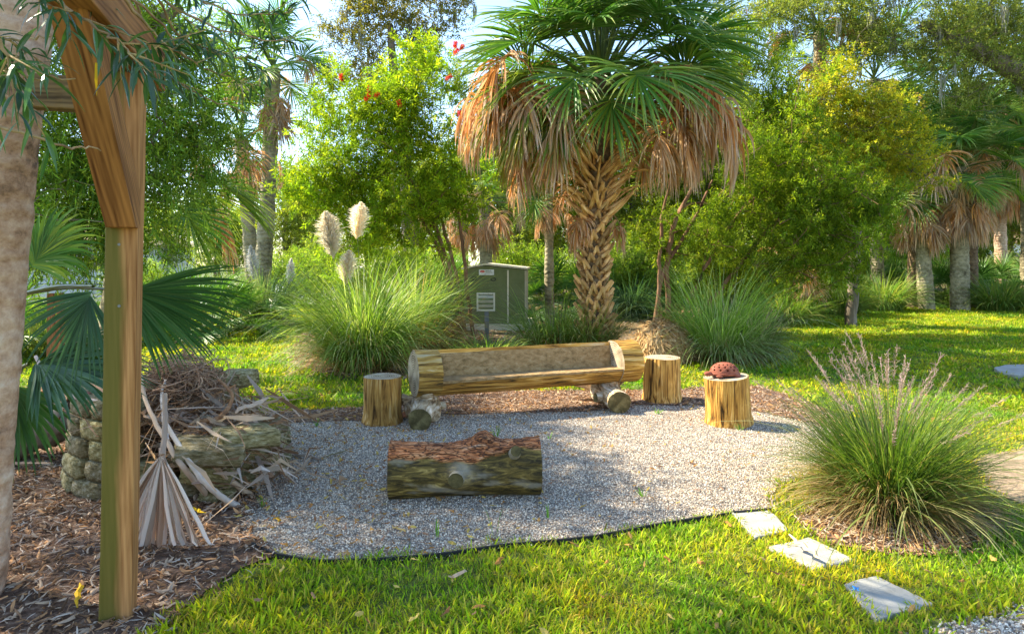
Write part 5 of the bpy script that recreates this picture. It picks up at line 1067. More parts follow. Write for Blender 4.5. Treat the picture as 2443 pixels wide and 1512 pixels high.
g = Geo(); box_geo(g, (.05, -.262, .45), (.2, .02, .3)); simple('meter_panel', g, M['whitep'], root)
# far houses
def house(label, x, y, w, d, h, rh, wall, roof, name='house', win=3, over=.4):
    root = thing(name, label, 'house', (x, y, 0)); g = Geo(); box_geo(g, (0, 0, h / 2), (w, d, h)); simple('wall', g, wall, root)
    V = [(-w / 2 - over, -d / 2 - over, h), (w / 2 + over, -d / 2 - over, h), (w / 2 + over, d / 2 + over, h), (-w / 2 - over, d / 2 + over, h), (-w / 2 + d * .4, 0, h + rh), (w / 2 - d * .4, 0, h + rh)]
    V = [(a, b, c + .01) for a, b, c in V]; simple('roof', Geo().add(V, [[0, 1, 5, 4], [2, 3, 4, 5], [3, 2, 1, 0]]).add(V, [[1, 2, 5], [3, 0, 4]]), roof, root)
    for k in range(win):
        xx = -w / 2 + w * (k + .5) / win; g = Geo(); box_geo(g, (xx, -d / 2 - .03, h * .55), (w / win * .45, .06, h * .45)); f = simple('window', g, M['whitep'], root); g = Geo(); box_geo(g, (xx, -d / 2 - .065, h * .55), (w / win * .39, .02, h * .39)); simple('pane', g, M['glass'], f)
house('tan roofed house across the pond seen through the left foliage', -33, 50, 16, 8, 2.6, 2.2, M['pale_wall'], M['tan_roof'])
house('long white house glimpsed between the palm trunks at right', 42, 62, 34, 8, 3.0, 1.6, M['pale_wall'], M['litter'], win=7)
house('dark green bungalow with pale eave behind the right thicket', 18.5, 38, 7, 5, 2.0, .8, M['pole_wall'], M['cream'], win=2)
#@@TREES
# ================================================================== CENTRE PALM
def centre_palm():
    base = np.array([1.50, 12.1, 0]); root = thing('cabbage_palm', 'large cabbage palm behind the bench with criss-cross boots and brown hanging fronds', 'palm tree', base); rg = random.Random(3)
    pts = np.array([(0, 0, 0), (-.02, 0, .6), (-.05, 0, 1.5), (-.0, 0, 2.6), (.05, 0, 3.3), (.08, 0, 4.9)]); rad = [.22, .165, .16, .17, .19, .18]
    link('trunk', ptrunk_mesh('trunk', pts, rad, 'ptrunk_dark', 20, .02, 7, .06), root)
    # boots: split stubs of old leaf stalks
    def boot_mesh(seed, L_, w, tint):
        rng = np.random.default_rng(seed); g = Geo(); n = 7; t = np.linspace(0, 1, n)
        for sgn in (-1, 1):                                             # the two legs of the split base
            x = np.stack([np.sin(t * 1.2) * .10 * L_ / .3, sgn * w * .95 * (1 - t) ** 1.2, t * L_ - .10], -1); V, F = tubes(x[None], (np.interp(t, [0, .5, 1], [.022, .034, .030]))[None], 6); V[:, 0] = x[0, 0] + (V[:, 0] - x[0, 0]) * 1.0; g.add(V, F, np.array([1, .95, .9]) * tint * (1 + rng.normal(0, .08)))
            g.add(V[-6:], [list(range(6))], np.array([.9, .8, .7]) * tint)
        return g.mesh('boot', M['boot'], False)
    bms = [boot_mesh(i, .30 + .05 * (i % 3), .105 + .012 * (i % 3), 1 + .22 * (i - 2.2)) for i in range(5)]; lbms = [boot_mesh(20 + i, .52 + .1 * i, .10, 1.15) for i in range(3)]; N = 190
    for i in range(N):
        f = i / N; z = .10 + 3.35 * f; az = i * 2.399963; r = np.interp(z, [0, .6, 1.5, 2.6, 3.3], [.18, .15, .145, .155, .17]) + rg.gauss(0, .008); x = np.interp(z, pts[:, 2], pts[:, 0]); lng = z > 2.35 and rg.random() < .75
        if rg.random() < .10: continue
        o = link('boot', lbms[rg.randint(0, 2)] if lng else bms[rg.randint(0, 4)], root, (x + r * math.cos(az), r * math.sin(az), z), None)
        tilt = R(22) + rg.gauss(0, .07) + (R(18) if lng else 0); o.rotation_euler = (Matrix.Rotation(az, 3, 'Z') @ Matrix.Rotation(tilt, 3, 'Y')).to_euler(); o.rotation_euler.rotate_axis('X', rg.gauss(0, .12)); o.scale = (1, rg.uniform(.8, 1.15), rg.uniform(.7, 1.25))
    sms = []
    for i in range(4):
        rn = np.random.default_rng(70 + i); xs, rd = curved([(0, 0, 0), (.22, 0, .28), (.55, 0, .45), (.95 + .2 * i, 0, .42 - .1 * i)], .024, .008, n=14, noise=.004, seed=i); V, F = tubes(xs[None], rd[None], 6); sms.append(Geo().add(V, F, (1.1, 1.0, .9)).mesh('old_leaf_stalk', M['boot'], True))
    for i in range(46):
        az = i * 2.4; z = 2.35 + 1.5 * (i / 46); link('old_leaf_stalk', sms[i % 4], root, (.17 * math.cos(az), .17 * math.sin(az), z), (rg.gauss(0, .2), rg.gauss(0, .2) - .35 * i / 46, az), rg.uniform(.7, 1.15))
    top = np.array([.07, 0, 4.55]); az = .4
    for i in range(62):
        az += 2.399963; k = min(3, int(i / 62 * 4.0)); s = rg.uniform(1.05, 1.3); link('frond', FR[('g', k, rg.randint(0, 1))], root, top + [0, 0, .4 - .5 * i / 62], (rg.gauss(0, .1), rg.gauss(0, .1), az), s)
    for i in range(12):
        az = rg.uniform(2.2, 4.3); link('frond', FR[('m', 0, rg.randint(0, 1))], root, top + [0, 0, -.2 - .1 * rg.random()], (rg.gauss(0, .12), rg.gauss(0, .12), az), rg.uniform(1.0, 1.15))
    # dead fronds: azimuth (0 = right, -pi/2 = to camera), droop class
    for i, (a, ty, k, s) in enumerate([(182, 'd', 0, 1.35), (196, 'x', 0, 1.3), (168, 'd', 0, 1.3), (212, 'd', 0, 1.25), (2, 'd', 0, 1.35), (350, 'x', 0, 1.3), (338, 'd', 0, 1.25), (14, 'd', 0, 1.3), (200, 'x', 0, 1.05), (225, 'x', 0, 1.1), (240, 'x', 0, 1.0), (180, 'd', 0, 1.15), (170, 'd', 0, 1.1), (210, 'd', 1, 1.05), (235, 'd', 1, 1.0), (190, 'd', 1, 1.1), (305, 'd', 0, 1.0), (320, 'x', 0, 1.1), (335, 'd', 0, 1.15), (345, 'x', 0, 1.15), (0, 'd', 0, 1.1), (355, 'x', 1, 1.15), (10, 'd', 0, 1.15), (325, 'd', 1, 1.05), (340, 'd', 1, 1.0), (15, 'x', 1, 1.1), (30, 'd', 1, 1.1), (150, 'd', 1, 1.1), (130, 'd', 0, 1.1), (90, 'd', 1, 1.0), (60, 'd', 0, 1.0), (110, 'd', 1, 1.0), (45, 'x', 1, 1.0), (205, 'd', 0, 1.15), (220, 'x', 1, .9), (350, 'd', 1, 1.1), (160, 'x', 0, 1.1)]):
        link('dead_frond', FR[(ty, k, i % 2)], root, top + [0, 0, -.2 - .45 * rg.random()], (rg.gauss(0, .08), rg.gauss(0, .08), R(a) + rg.gauss(0, .06)), s)
    for i in range(16):
        a = math.radians((150, 165, 185, 200, 215, 230, 140, 172, 350, 5, 15, 338, 325, 310, 28, 355)[i]); link('dead_frond', FR[(('d', 'x')[i % 2], i % 2, (i // 2) % 2)], root, top + [0, 0, -.1 - .4 * rg.random()], (rg.gauss(0, .1), rg.gauss(0, .1), a), rg.uniform(.9, 1.1))
    for i, (a, s) in enumerate([(195, .75), (215, .6), (350, .6), (330, .5)]): link('dead_frond', FR[('d', 2, i % 2)], root, top + [0, 0, -1.7 - .1 * i], (0, 0, R(a)), s)
centre_palm()

# ================================================================== OTHER PALMS
def palm_at(label, u0, v0, D, u1, v1, r, seed, mid=None, **k):
    b = P(u0, 0, D); b[2] = 0; t = P(u1, v1, D); pts = [b, (b * .55 + t * .45) + (np.array([0, 0, 0]) if mid is None else np.array(mid)), t]; return palm(label, b, pts, [r * 1.15, r, r * .95], seed, **k)
palm_at('tall slim palm left of the thicket, its round head high against the sky', 618, 0, 17.0, 652, 165, .19, 1, mid=(.05, 0, 0), head=.78, ngreen=22, ndead=4, nskirt=10, mix=('x',), trunk='ptrunk')
palm_at('slanting palm trunk crossing behind the tall slim palm', 612, 0, 17.6, 575, 330, .17, 2, head=.85, ngreen=12, ndead=8, nskirt=8, trunk='ptrunk')
palm_at('low palm half hidden in the willowy tree, its fans backlit beside the tall post', 262, 0, 8.6, 285, 420, .14, 40, head=.8, ngreen=18, ndead=2)
palm_at('smooth grey palm seen left of the cabinet lid', 1108, 0, 21, 1106, 480, .14, 3, head=.8, ngreen=10, ndead=8, nskirt=6)
palm_at('whitish spotted palm trunk right above the cabinet lid', 1162, 0, 20, 1155, 470, .19, 4, head=.8, ngreen=8, ndead=8, nskirt=10)
palm_at('thin straight palm between the cabinet and the big palm', 1312, 0, 16.5, 1308, 430, .11, 5, head=.7, ngreen=8, ndead=6, nskirt=4)
palm_at('leaning pale palm far behind the cabinet', 1245, 0, 30, 1225, 430, .18, 6, head=.9, ngreen=14, ndead=6)
palm_at('brown palm trunk at left of the right hand pair', 2178, 0, 22.6, 2182, 440, .18, 7, head=1.0, ngreen=16, ndead=6, nskirt=14, trunk='ptrunk_dark')
palm_at('pale green stained palm trunk with straw skirt, front of the right hand pair', 2212, 0, 21.8, 2190, 430, .215, 8, head=1.05, ngreen=16, ndead=8, nskirt=18, trunk='ptrunk')
palm_at('thickest right hand palm trunk with a wide brown skirt', 2291, 0, 21.6, 2288, 400, .25, 9, head=1.15, ngreen=20, ndead=10, nskirt=20, trunk='ptrunk')
palm_at('brown trunk half hidden behind the thickest right palm', 2316, 0, 22.8, 2312, 420, .22, 10, head=1.0, ngreen=14, ndead=6, nskirt=10, trunk='ptrunk_dark')
palm_at('slim ringed palm near the right edge, farther back', 2392, 0, 27, 2380, 380, .22, 11, head=1.3, ngreen=22, ndead=10, nskirt=6, trunk='ptrunk_near')
palm_at('palm at the right edge with large green fans', 2455, 0, 24, 2450, 300, .22, 12, head=1.35, ngreen=28, ndead=8, nskirt=4)
palm_at('tall palm whose fans show between the two oaks at upper right', 2295, 0, 25.5, 2300, 230, .2, 13, head=1.35, ngreen=30, ndead=4)
palm_at('palm head rising out of the yellow tree', 2095, 0, 24, 2085, 190, .2, 14, head=1.1, ngreen=20, ndead=4)
palm_at('dark palm head high at the upper right of the big palm', 1965, 0, 22, 1955, 75, .2, 15, head=1.0, ngreen=20, ndead=8, mix=('d',))
palm_at('short pale palm stub inside the right thicket', 1907, 0, 17, 1905, 600, .16, 16, head=.7, ngreen=10, ndead=5, nskirt=4)
for i, (u, D, v1, lab) in enumerate(((2268, 38, 500, 'slender far palm trunk left of the thickest right palm'), (2345, 40, 480, 'slender far palm trunk right of the thickest right palm'), (2150, 36, 500, 'thin far palm left of the brown trunk'), (2412, 42, 470, 'thin far palm at the right edge in front of the white house'))): palm_at(lab, u, 0, D, u - 4, v1, .17, 30 + i, head=1.2, ngreen=16, ndead=6, nskirt=4)
# palmetto shrubs
def palmetto(label, base, n, s, seed, name='saw_palmetto', cls=(0, 1, 2, 3), cat='palm shrub', group='saw palmettos of the understorey'):
    rg = random.Random(seed); root = thing(name, label, cat, base, 0, group)
    for i in range(n): link('frond', FR[('g', cls[i % len(cls)], i % 2)], root, (rg.gauss(0, .25) * s, rg.gauss(0, .25) * s, .05), (rg.gauss(0, .15), rg.gauss(0, .15), i * 2.4), s * rg.uniform(.7, 1.0))
for i, (u, D, s, lab) in enumerate(((1960, 24, .8, 'dark palmetto under the right thicket'), (2040, 25, .85, 'palmetto below the green bungalow'), (2110, 26, .8, 'palmetto left of the brown palm trunk'), (2150, 24.5, .7, 'low palmetto against the brown palm trunk'), (2250, 23.5, .8, 'palmetto between the pale and the thickest trunks'), (2262, 27, .9, 'palmetto behind the thickest trunk'), (2350, 24, .8, 'palmetto right of the thickest trunk'), (2400, 26, .9, 'palmetto below the slim ringed palm'), (2450, 25, .9, 'palmetto at the far right edge'), (1900, 22, .8, 'palmetto at the left end of the understorey'))): b_ = P(u, 0, D); palmetto(lab, (b_[0], D, 0), 16, s, 40 + i)
for i, (u, D, s, lab) in enumerate(((500, 13.5, .72, 'sunlit young palm with bright fans beyond the left lawn'), (430, 15, .7, 'pale green fan palm left of the sunlit young palm'), (560, 15, .6, 'low fan palm at the foot of the slanting palm'), (1255, 19, .8, 'dark fan palm right above the cabinet'), (1330, 19, .85, 'dark fan palm behind the thin straight palm'), (1130, 22, .8, 'fan palm behind the left of the cabinet'), (150, 12, .55, 'fan palm beyond the short timber post'), (250, 13, .7, 'fan palm between the timber posts by the pond'), (60, 11, .6, 'fan palm at the left edge behind the near trunk'), (340, 14, .7, 'fan palm just right of the tall post'), (1040, 18, .8, 'fan palm hidden in the back of the tall grasses'))): b_ = P(u, 0, D); palmetto(lab, (b_[0], D, 0), 15, s, 60 + i, 'fan_palm', (0, 1, 2, 2, 3), 'palm shrub', 'young fan palms around the lawn')

# young palm with big fans near the ring
yb = P(-40, 0, 4.2); yb[2] = 0; yp = thing('young_palm', 'young cabbage palm with wide dark fans reaching from the left behind the green post', 'palm', yb)
def fan_leaf(seed, uvD_base, uvD_hub, axis, normal, Rr, spread, nseg=44, droop=.25, cols=GREEN, width=.036, L0=.62, bl=0):
    rng = np.random.default_rng(seed); b = P(*uvD_base); h = P(*uvD_hub); ax = nrm(np.array(axis, float)); nm = np.array(normal, float); nm = nrm(nm - ax * (nm @ ax)); lt = np.cross(nm, ax); g = Geo()
    xs, rd = curved([b - yb, (b + h) / 2 - yb + [0, 0, .03], h - yb], .014, .009, n=12); V, F = tubes(xs[None], rd[None], 6); g.add(V, F, (.08, .11, .03)); th = np.linspace(spread[0], spread[1], nseg); S = 7; t = np.linspace(0, 1, S)
    dd = np.cos(th)[:, None] * ax + np.sin(th)[:, None] * lt + nm * (.12 * np.abs(np.sin(th)))[:, None]; dd = nrm(dd + rng.normal(0, .02, dd.shape)); L_ = Rr * (L0 + (1 - L0) * np.cos(np.clip(th, -1.5, 1.5))) * (.9 + .15 * rng.random(nseg)); st = (h - yb) + ax * (.16 * Rr * np.clip(np.cos(th), 0, 1))[:, None]; path = [st]; cur = dd
    for k in range(1, S): cur = nrm(cur + np.array([0, 0, -1]) * droop * t[k] ** 2 * (.6 + .8 * rng.random((nseg, 1))) * .8); path.append(path[-1] + cur * (L_ / (S - 1))[:, None])
    path = np.stack(path, 1); lat = nrm(np.cross(nm, dd)); w = np.interp(t, [0, .3, .6, 1], [.3, 1, .8, .04]) * width; side = lat[:, None] * w[None, :, None] * .5; fo = nm[None, None] * w[None, :, None] * -.3 * np.ones((nseg, 1, 1)); V, F, q = ribbons(path, side, fo); g.add(V, F, rep(pal(rng, nseg, cols, .12), q)); simple('fan_leaf', g, M['frond'], yp)
DG = [(.03, .095, .018), (.045, .12, .022), (.06, .14, .035)]; BG = [(.05, .13, .07), (.07, .16, .09)]
fan_leaf(1, (60, 700, 4.3), (265, 690, 3.75), (1, .15, -.12), (.1, -.9, .35), .66, (-.95, .5), 40, .22, DG, .024)
fan_leaf(2, (60, 700, 4.3), (222, 683, 3.65), (-.25, -.1, -1), (.1, -1, .1), .52, (-1.2, .9), 26, .25, BG, .018)
fan_leaf(3, (40, 900, 4.3), (68, 868, 4.0), (1, .1, -.05), (.0, -.6, .8), .62, (-1.2, 1.0), 34, .3, BG + DG, .04)
fan_leaf(4, (-30, 760, 4.3), (70, 640, 4.6), (.5, .3, .8), (0, -1, .3), .5, (-1.3, 1.3), 30, .6, GREEN + GREEN_Y, .036)
fan_leaf(5, (-30, 760, 4.3), (30, 905, 4.0), (.3, -.2, -1), (.2, -1, .2), .5, (-1.0, 1.0), 20, .3, DG, .036)

# ================================================================== BROADLEAF TREES
BB = dict(twigs=21, leaves=11, tl=.22, ll=.095, lw=.027, up=.35, spread=.9)
BBC = [(.09, .17, .015), (.14, .22, .018), (.21, .27, .03), (.06, .12, .015)]
def Bl(u, v, D, ru, rv, rd): s = D / FPX; return (P(u, v, D), (ru * s, rd, rv * s))
# centre-left bottlebrush
D = 13.6; base = P(1095, 0, D); base[2] = 0
bb1 = tree('bottlebrush_tree', 'bright yellow green bottlebrush thicket left of the big palm dotted with red flowers', 'tree', base,
     [base, P(1085, 700, D), P(1060, 590, D), P(1010, 480, D), P(950, 380, D)], [.05, .045, .04, .035, .03],
     [Bl(830, 300, D, 130, 90, 1.0), Bl(760, 390, D - .2, 90, 100, .8), Bl(900, 430, D - .4, 150, 120, 1.0), Bl(980, 330, D, 130, 130, 1.0), Bl(1010, 520, D, 120, 80, .8), Bl(870, 540, D - .2, 110, 70, .8), Bl(880, 220, D, 120, 50, .8), Bl(1040, 220, D + .2, 90, 70, .8), Bl(1100, 440, D + .3, 70, 80, .8), Bl(1000, 140, D, 60, 50, .6), Bl(800, 460, D, 110, 60, .6)], 300, .27, dict(BB, cols=BBC), 11, 'redbark',
     extra_stems=[([P(u0, 800, D), P(u0 - 12, 700, D), P(u1, 600, D), P(u2, 470, D + .1)], [.045, .04, .035, .02]) for u0, u1, u2 in ((1110, 1075, 1040), (1128, 1105, 1085), (1085, 1052, 980), (1098, 1060, 1010))])
rng = np.random.default_rng(9)
def brush_mesh(seed):
    rg = np.random.default_rng(seed); n = 260; t = rg.random(n); az = rg.random(n) * 6.28; st = np.stack([0 * t, 0 * t, t * .11], -1); d = np.stack([np.cos(az), np.sin(az), .2 + 0 * az], -1) * .035; sd = nrm(rg.normal(0, 1, (n, 3))) * .0022
    V, F, q = ribbons(np.stack([st, st + d], 1), np.stack([sd, sd], 1)); return Geo().add(V, F, rep(pal(rg, n, [(.75, .05, .02), (.85, .13, .04)]), q)).mesh('red_flower', M['flower'])
BRM = brush_mesh(1)
for (u, v) in ((1085, 115), (1100, 118), (817, 195), (880, 222), (955, 256), (895, 230), (1062, 190), (1095, 282), (870, 240), (1083, 130)):
    p = P(u, v, D - .9); link('red_flower', BRM, bb1, p - base, (rng.normal(0, .4), rng.normal(0, .4), 0), 1.3)
# right-hand bottlebrush thicket
D = 14.2; base = P(1600, 0, D); base[2] = 0
tree('bottlebrush_tree', 'wide deep green bottlebrush thicket right of the big palm with bare reddish stems', 'tree', base, [base, P(1590, 640, D), P(1605, 540, D), P(1660, 430, D)], [.06, .055, .05, .03],
     [Bl(1860, 330, D + .3, 120, 150, 1.0), Bl(1800, 200, D + .8, 90, 100, .9), Bl(1930, 460, D, 150, 110, 1.0), Bl(1820, 560, D - .2, 160, 90, .9), Bl(2000, 560, D, 120, 90, .9), Bl(1680, 560, D + .2, 90, 80, .7), Bl(1560, 560, D + .6, 70, 60, .6), Bl(1940, 640, D + .2, 160, 60, .8), Bl(1720, 640, D + .4, 90, 50, .6), Bl(2080, 500, D + .5, 70, 70, .7), Bl(1840, 440, D - .3, 110, 90, .8), Bl(1760, 120, D + .8, 60, 70, .6)], 340, .28, dict(BB, cols=[(.085, .16, .02), (.13, .21, .022), (.20, .27, .03), (.055, .11, .018)]), 12, 'redbark',
     extra_stems=[([P(a, 790, D), P(b, 640, D), P(c, 520, D), P(d_, 430, D)], [.05, .04, .035, .02]) for a, b, c, d_ in ((1560, 1580, 1660, 1700), (1610, 1680, 1750, 1850), (1630, 1760, 1850, 1960), (1575, 1572, 1580, 1600))], twigs_bare=160)
# left overhanging tree
D = 7.0; base = np.array([-6.3, 7.6, 0])
LT = [(.06, .14, .035), (.10, .19, .04), (.17, .25, .05), (.05, .10, .03)]
tree('willowy_tree', 'dense willowy tree overhanging the left side above the stone ring', 'tree', base, [base, (-6.2, 7.5, 1.5), (-5.6, 7.3, 2.8), (-4.4, 7.1, 3.6), (-3.4, 7.0, 4.2)], [.16, .14, .12, .08, .05],
     [Bl(400, 330, 7.2, 110, 110, .9), Bl(250, 420, 7.0, 170, 130, .9), Bl(150, 250, 7.2, 150, 160, .9), Bl(400, 130, 7.0, 130, 110, .9), Bl(250, 60, 7.5, 220, 90, 1.1), Bl(490, 330, 7.4, 60, 60, .6), Bl(140, 540, 7.0, 110, 110, .8), Bl(300, 560, 7.6, 110, 60, .6), ((-5.1, 7.4, 4.8), (.7, .8, .4)), Bl(20, 400, 7.4, 100, 200, .8), ((-5.2, 6.7, 4.8), (1.2, .8, .5)), ((-5.9, 8.3, 5.0), (1.0, .9, .5)), ((-5.6, 5.2, 4.8), (1.3, .6, .4)), ((-4.4, 4.8, 4.6), (.5, .3, .2)), ((-7.0, 6.6, 4.8), (1.2, 1.0, .5)), ((-5.4, 6.3, 5.4), (1.1, .9, .4))], 440, .36, dict(twigs=20, leaves=13, tl=.36, ll=.10, lw=.015, up=-.15, spread=.75, droop=.35, cols=LT), 13, 'bark', leafm='leaf')  # last crown blobs, outside the view, are added to shade gravel and lawn
LV = dict(twigs=20, leaves=10, tl=.30, ll=.075, lw=.036, up=.2, spread=1.1)
OK_ = [(.09, .12, .04), (.13, .16, .05), (.18, .19, .06), (.07, .09, .03)]
# oak with sky gaps, top centre-left
D = 22.0; base = P(985, 0, D); base[2] = 0
tree('live_oak', 'open live oak against the sky above the yellow green thicket', 'tree', base, [base, P(975, 500, D), P(960, 300, D), P(940, 180, D), P(930, 60, D)], [.3, .25, .2, .16, .1],
     [Bl(800, 80, D, 50, 35, .7), Bl(860, 140, D, 70, 40, .8), Bl(930, 40, D, 100, 60, 1.0), Bl(1010, 110, D, 60, 60, .8), Bl(1000, -40, D, 140, 60, 1.0), Bl(1075, 40, D, 35, 45, .6), Bl(880, 20, D, 60, 50, .8), Bl(780, 180, D, 35, 40, .5), Bl(920, 190, D, 120, 50, .8)], 170, .42, dict(LV, cols=[(.09, .11, .045), (.13, .13, .055), (.17, .155, .07), (.07, .09, .035)], twigs=17, ll=.09, lw=.05), 15, moss=26, twigs_bare=150)
# big oak upper right
D = 19.5; base = P(2560, 0, 20.0); base[2] = 0
tree('live_oak', 'huge grey green live oak filling the upper right corner with drooping bare twigs', 'tree', base, [base, (base[0], 20, 3), P(2480, 200, 19.8), P(2330, 120, D), P(2200, 60, D)], [.5, .42, .32, .22, .14],
     [Bl(2350, 40, D, 180, 70, 1.3), Bl(2150, 30, D, 140, 60, 1.2), Bl(2250, 110, D - .4, 160, 60, 1.0), Bl(2400, 150, D, 120, 80, 1.2), Bl(1990, 10, D + .5, 110, 50, 1.1), Bl(2100, 90, D, 100, 50, .9), Bl(2300, 230, D, 70, 50, .7), Bl(1860, 40, D + 1, 90, 60, 1.0), Bl(1750, 50, D + 2, 80, 80, 1.0), Bl(2300, -80, D, 330, 80, 1.5)], 330, .5, dict(LV, cols=[(.09, .13, .055), (.13, .17, .075), (.18, .21, .10), (.07, .10, .04)], twigs=19, ll=.085, lw=.04), 16, moss=30, twigs_bare=420)
# yellow tree
D = 16.5; base = P(2030, 0, D); base[2] = 0
tree('yellow_tree', 'round tree with golden yellow leaves at the right between thicket and palms', 'tree', base, [base, P(2040, 600, D), P(2050, 480, D), P(2080, 380, D), P(2040, 280, D)], [.14, .13, .11, .08, .05],
     [Bl(2000, 220, D, 80, 60, .7), Bl(2080, 300, D, 110, 80, .9), Bl(2140, 400, D, 80, 50, .7), Bl(1980, 330, D, 80, 80, .8), Bl(2060, 410, D, 90, 50, .7), Bl(2020, 160, D, 50, 40, .5), Bl(2200, 430, D, 50, 25, .4), Bl(1940, 240, D, 60, 80, .5), Bl(2120, 340, D - .3, 90, 70, .8), Bl(1960, 420, D, 90, 60, .7)], 230, .32, dict(LV, cols=[(.23, .24, .03), (.17, .22, .03), (.28, .26, .04), (.12, .18, .03)], twigs=18, ll=.07, lw=.038, tl=.22), 17, twigs_bare=140)
# background wall of woodland, shared crowns
def wood(protos):
    spots = [(1180, 30, 1.2, 0, 'grey green tree behind the crown of the big palm, left side'), (1330, 33, 1.35, 1, 'tall tree directly behind the big palm'), (1520, 31, 1.3, 0, 'olive tree behind the big palm, right side'), (1680, 29, 1.3, 1, 'leafy tree above the right thicket'), (1830, 33, 1.45, 0, 'tall oak behind the right thicket'), (1960, 36, 1.5, 1, 'tree rising behind the yellow tree'), (2120, 38, 1.55, 0, 'back tree between the palm heads at right'), (2290, 40, 1.6, 1, 'far woodland tree above the white house'), (2460, 40, 1.5, 0, 'far woodland tree at the right edge'),
             (690, 33, .95, 0, 'far tree filling the gap between slim palm and yellow green thicket'), (520, 36, .8, 1, 'far tree behind the slanting palm'), (760, 42, .8, 1, 'low far tree beyond the small pampas clump'), (560, 48, .75, 0, 'low tree on the far pond bank'), (400, 50, .9, 1, 'far bank tree right of the tall post'), (230, 52, .95, 0, 'far bank tree between the two timber posts'), (60, 50, .9, 1, 'far bank tree at the left edge'), (-120, 45, 1.0, 0, 'far bank tree outside the left edge'), (880, 40, 1.0, 0, 'distant tree behind the yellow green thicket'), (1000, 36, 1.1, 1, 'distant tree behind the bare red stems'), (2600, 36, 1.5, 1, 'woodland tree beyond the right edge'), (1590, 42, 1.6, 1, 'farthest tall tree behind the palm'), (1420, 45, 1.2, 0, 'farthest round tree behind the palm trunk'), (1250, 50, 1.0, 1, 'farthest low tree seen over the cabinet')]
    for i, (u, D, s, k, lab) in enumerate(spots):
        r, tr, cr = protos[k]; b = P(u, 0, D); root = thing('woodland_tree', lab, 'tree', (b[0], D, 0), i * 1.7, 'trees of the woodland background'); link('trunk', tr, root, scale=s); link('crown', cr, root, scale=s)
def proto(seed, cols, blobs):
    rng = np.random.default_rng(seed); cen = blob_points(rng, blobs, 190); tp = np.array([(0, 0, 0), (.1, 0, 1.5), (.2, .1, 3.0), (.1, 0, 4.6)]); tr = [.22, .18, .14, .09]; g = Geo(); t = np.linspace(0, 3, 16); xs = np.stack([np.interp(t, range(4), tp[:, k]) for k in range(3)], -1); V, F = tubes(xs[None], np.interp(t, range(4), tr)[None], 8); g.add(V, F); ps, pr = skeleton(rng, tp, tr, cen); V, F = tubes(ps, pr, 4); g.add(V, F); tm = g.mesh('trunk', M['bark'], True)
    g = Geo(); leafy(rng, g, cen, .55, 20, 9, .36, .12, .065, cols, .2, 1.1); return None, tm, g.mesh('crown', M['leaf'])
wood([proto(1, [(.10, .15, .04), (.15, .20, .05), (.20, .23, .06), (.07, .11, .03)], [((0, 0, 4.2), (2.2, 2.2, 1.6)), ((1.2, .4, 5.4), (1.4, 1.4, 1.0)), ((-1.2, -.3, 5.2), (1.5, 1.4, 1.1)), ((.2, 0, 2.4), (1.9, 1.9, .9))]),
      proto(2, [(.13, .20, .035), (.20, .26, .045), (.09, .15, .03)], [((0, 0, 3.8), (2.0, 2.0, 1.8)), ((.8, -.6, 5.6), (1.5, 1.5, 1.2)), ((-1.4, .3, 4.6), (1.2, 1.4, 1.2)), ((0, 0, 2.0), (1.7, 1.7, .9))])])
# understorey shrubs filling below the crowns
def shrubs():
    rng = np.random.default_rng(71); blobs = [((0, 0, .8), (1.1, .8, .7)), ((.5, .1, 1.3), (.7, .6, .5))]; cen = blob_points(rng, blobs, 70); g = Geo(); leafy(rng, g, cen, .3, 18, 9, .25, .09, .035, [(.06, .12, .025), (.10, .18, .03), (.16, .22, .05)], .4, 1.0); fm = g.mesh('foliage', M['leaf'])
    g = Geo(); ps, pr = skeleton(rng, np.array([(0, 0, 0), (.05, 0, .4), (.1, 0, .8)]), [.04, .035, .03], cen); V, F = tubes(ps, pr, 4); g.add(V, F); tm = g.mesh('stems', M['redbark'], True)
    for i, (u, D, s, lab) in enumerate(((1500, 20, 1.1, 'shrub in shade right of the palm trunk'), (1600, 19, 1.1, 'leafy shrub behind the straw heap'), (1700, 18, 1.1, 'shrub under the middle of the right thicket'), (1800, 17.5, 1.0, 'shrub under the right half of the thicket'), (1880, 19, 1.1, 'shrub left of the short palm stub'), (1950, 20, 1.1, 'shrub right of the short palm stub'), (1400, 23, 1.2, 'dark shrub behind the palm trunk'), (1060, 19, 1.1, 'shrub behind the bare red stems'), (960, 17, 1.0, 'shrub behind the pampas clump'), (880, 19, 1.1, 'shrub left of the pampas plumes'), (760, 23, 1.1, 'shrub beyond the utility box'), (1240, 26, 1.3, 'shrub far behind the cabinet'), (700, 26, 1.2, 'shrub on the pond bank near the white plume'), (2050, 30, 1.5, 'shrub in front of the green bungalow'), (330, 24, 1.0, 'low shrub on the near pond bank'), (2180, 33, 1.6, 'shrub far behind the brown palm trunk'), (2400, 34, 1.3, 'shrub in front of the white house'), (1640, 24, 1.6, 'tall shrub deep behind the thicket'), (1760, 25, 1.7, 'tall dark shrub deep behind the right thicket'), (1480, 27, 1.6, 'tall shrub far right of the palm trunk'))):
        b = P(u, 0, D); root = thing('shrub', lab, 'shrub', (b[0], D, 0), i * 2.1, 'woodland shrubs'); link('foliage', fm, root, scale=s); link('stems', tm, root, scale=s)
shrubs()

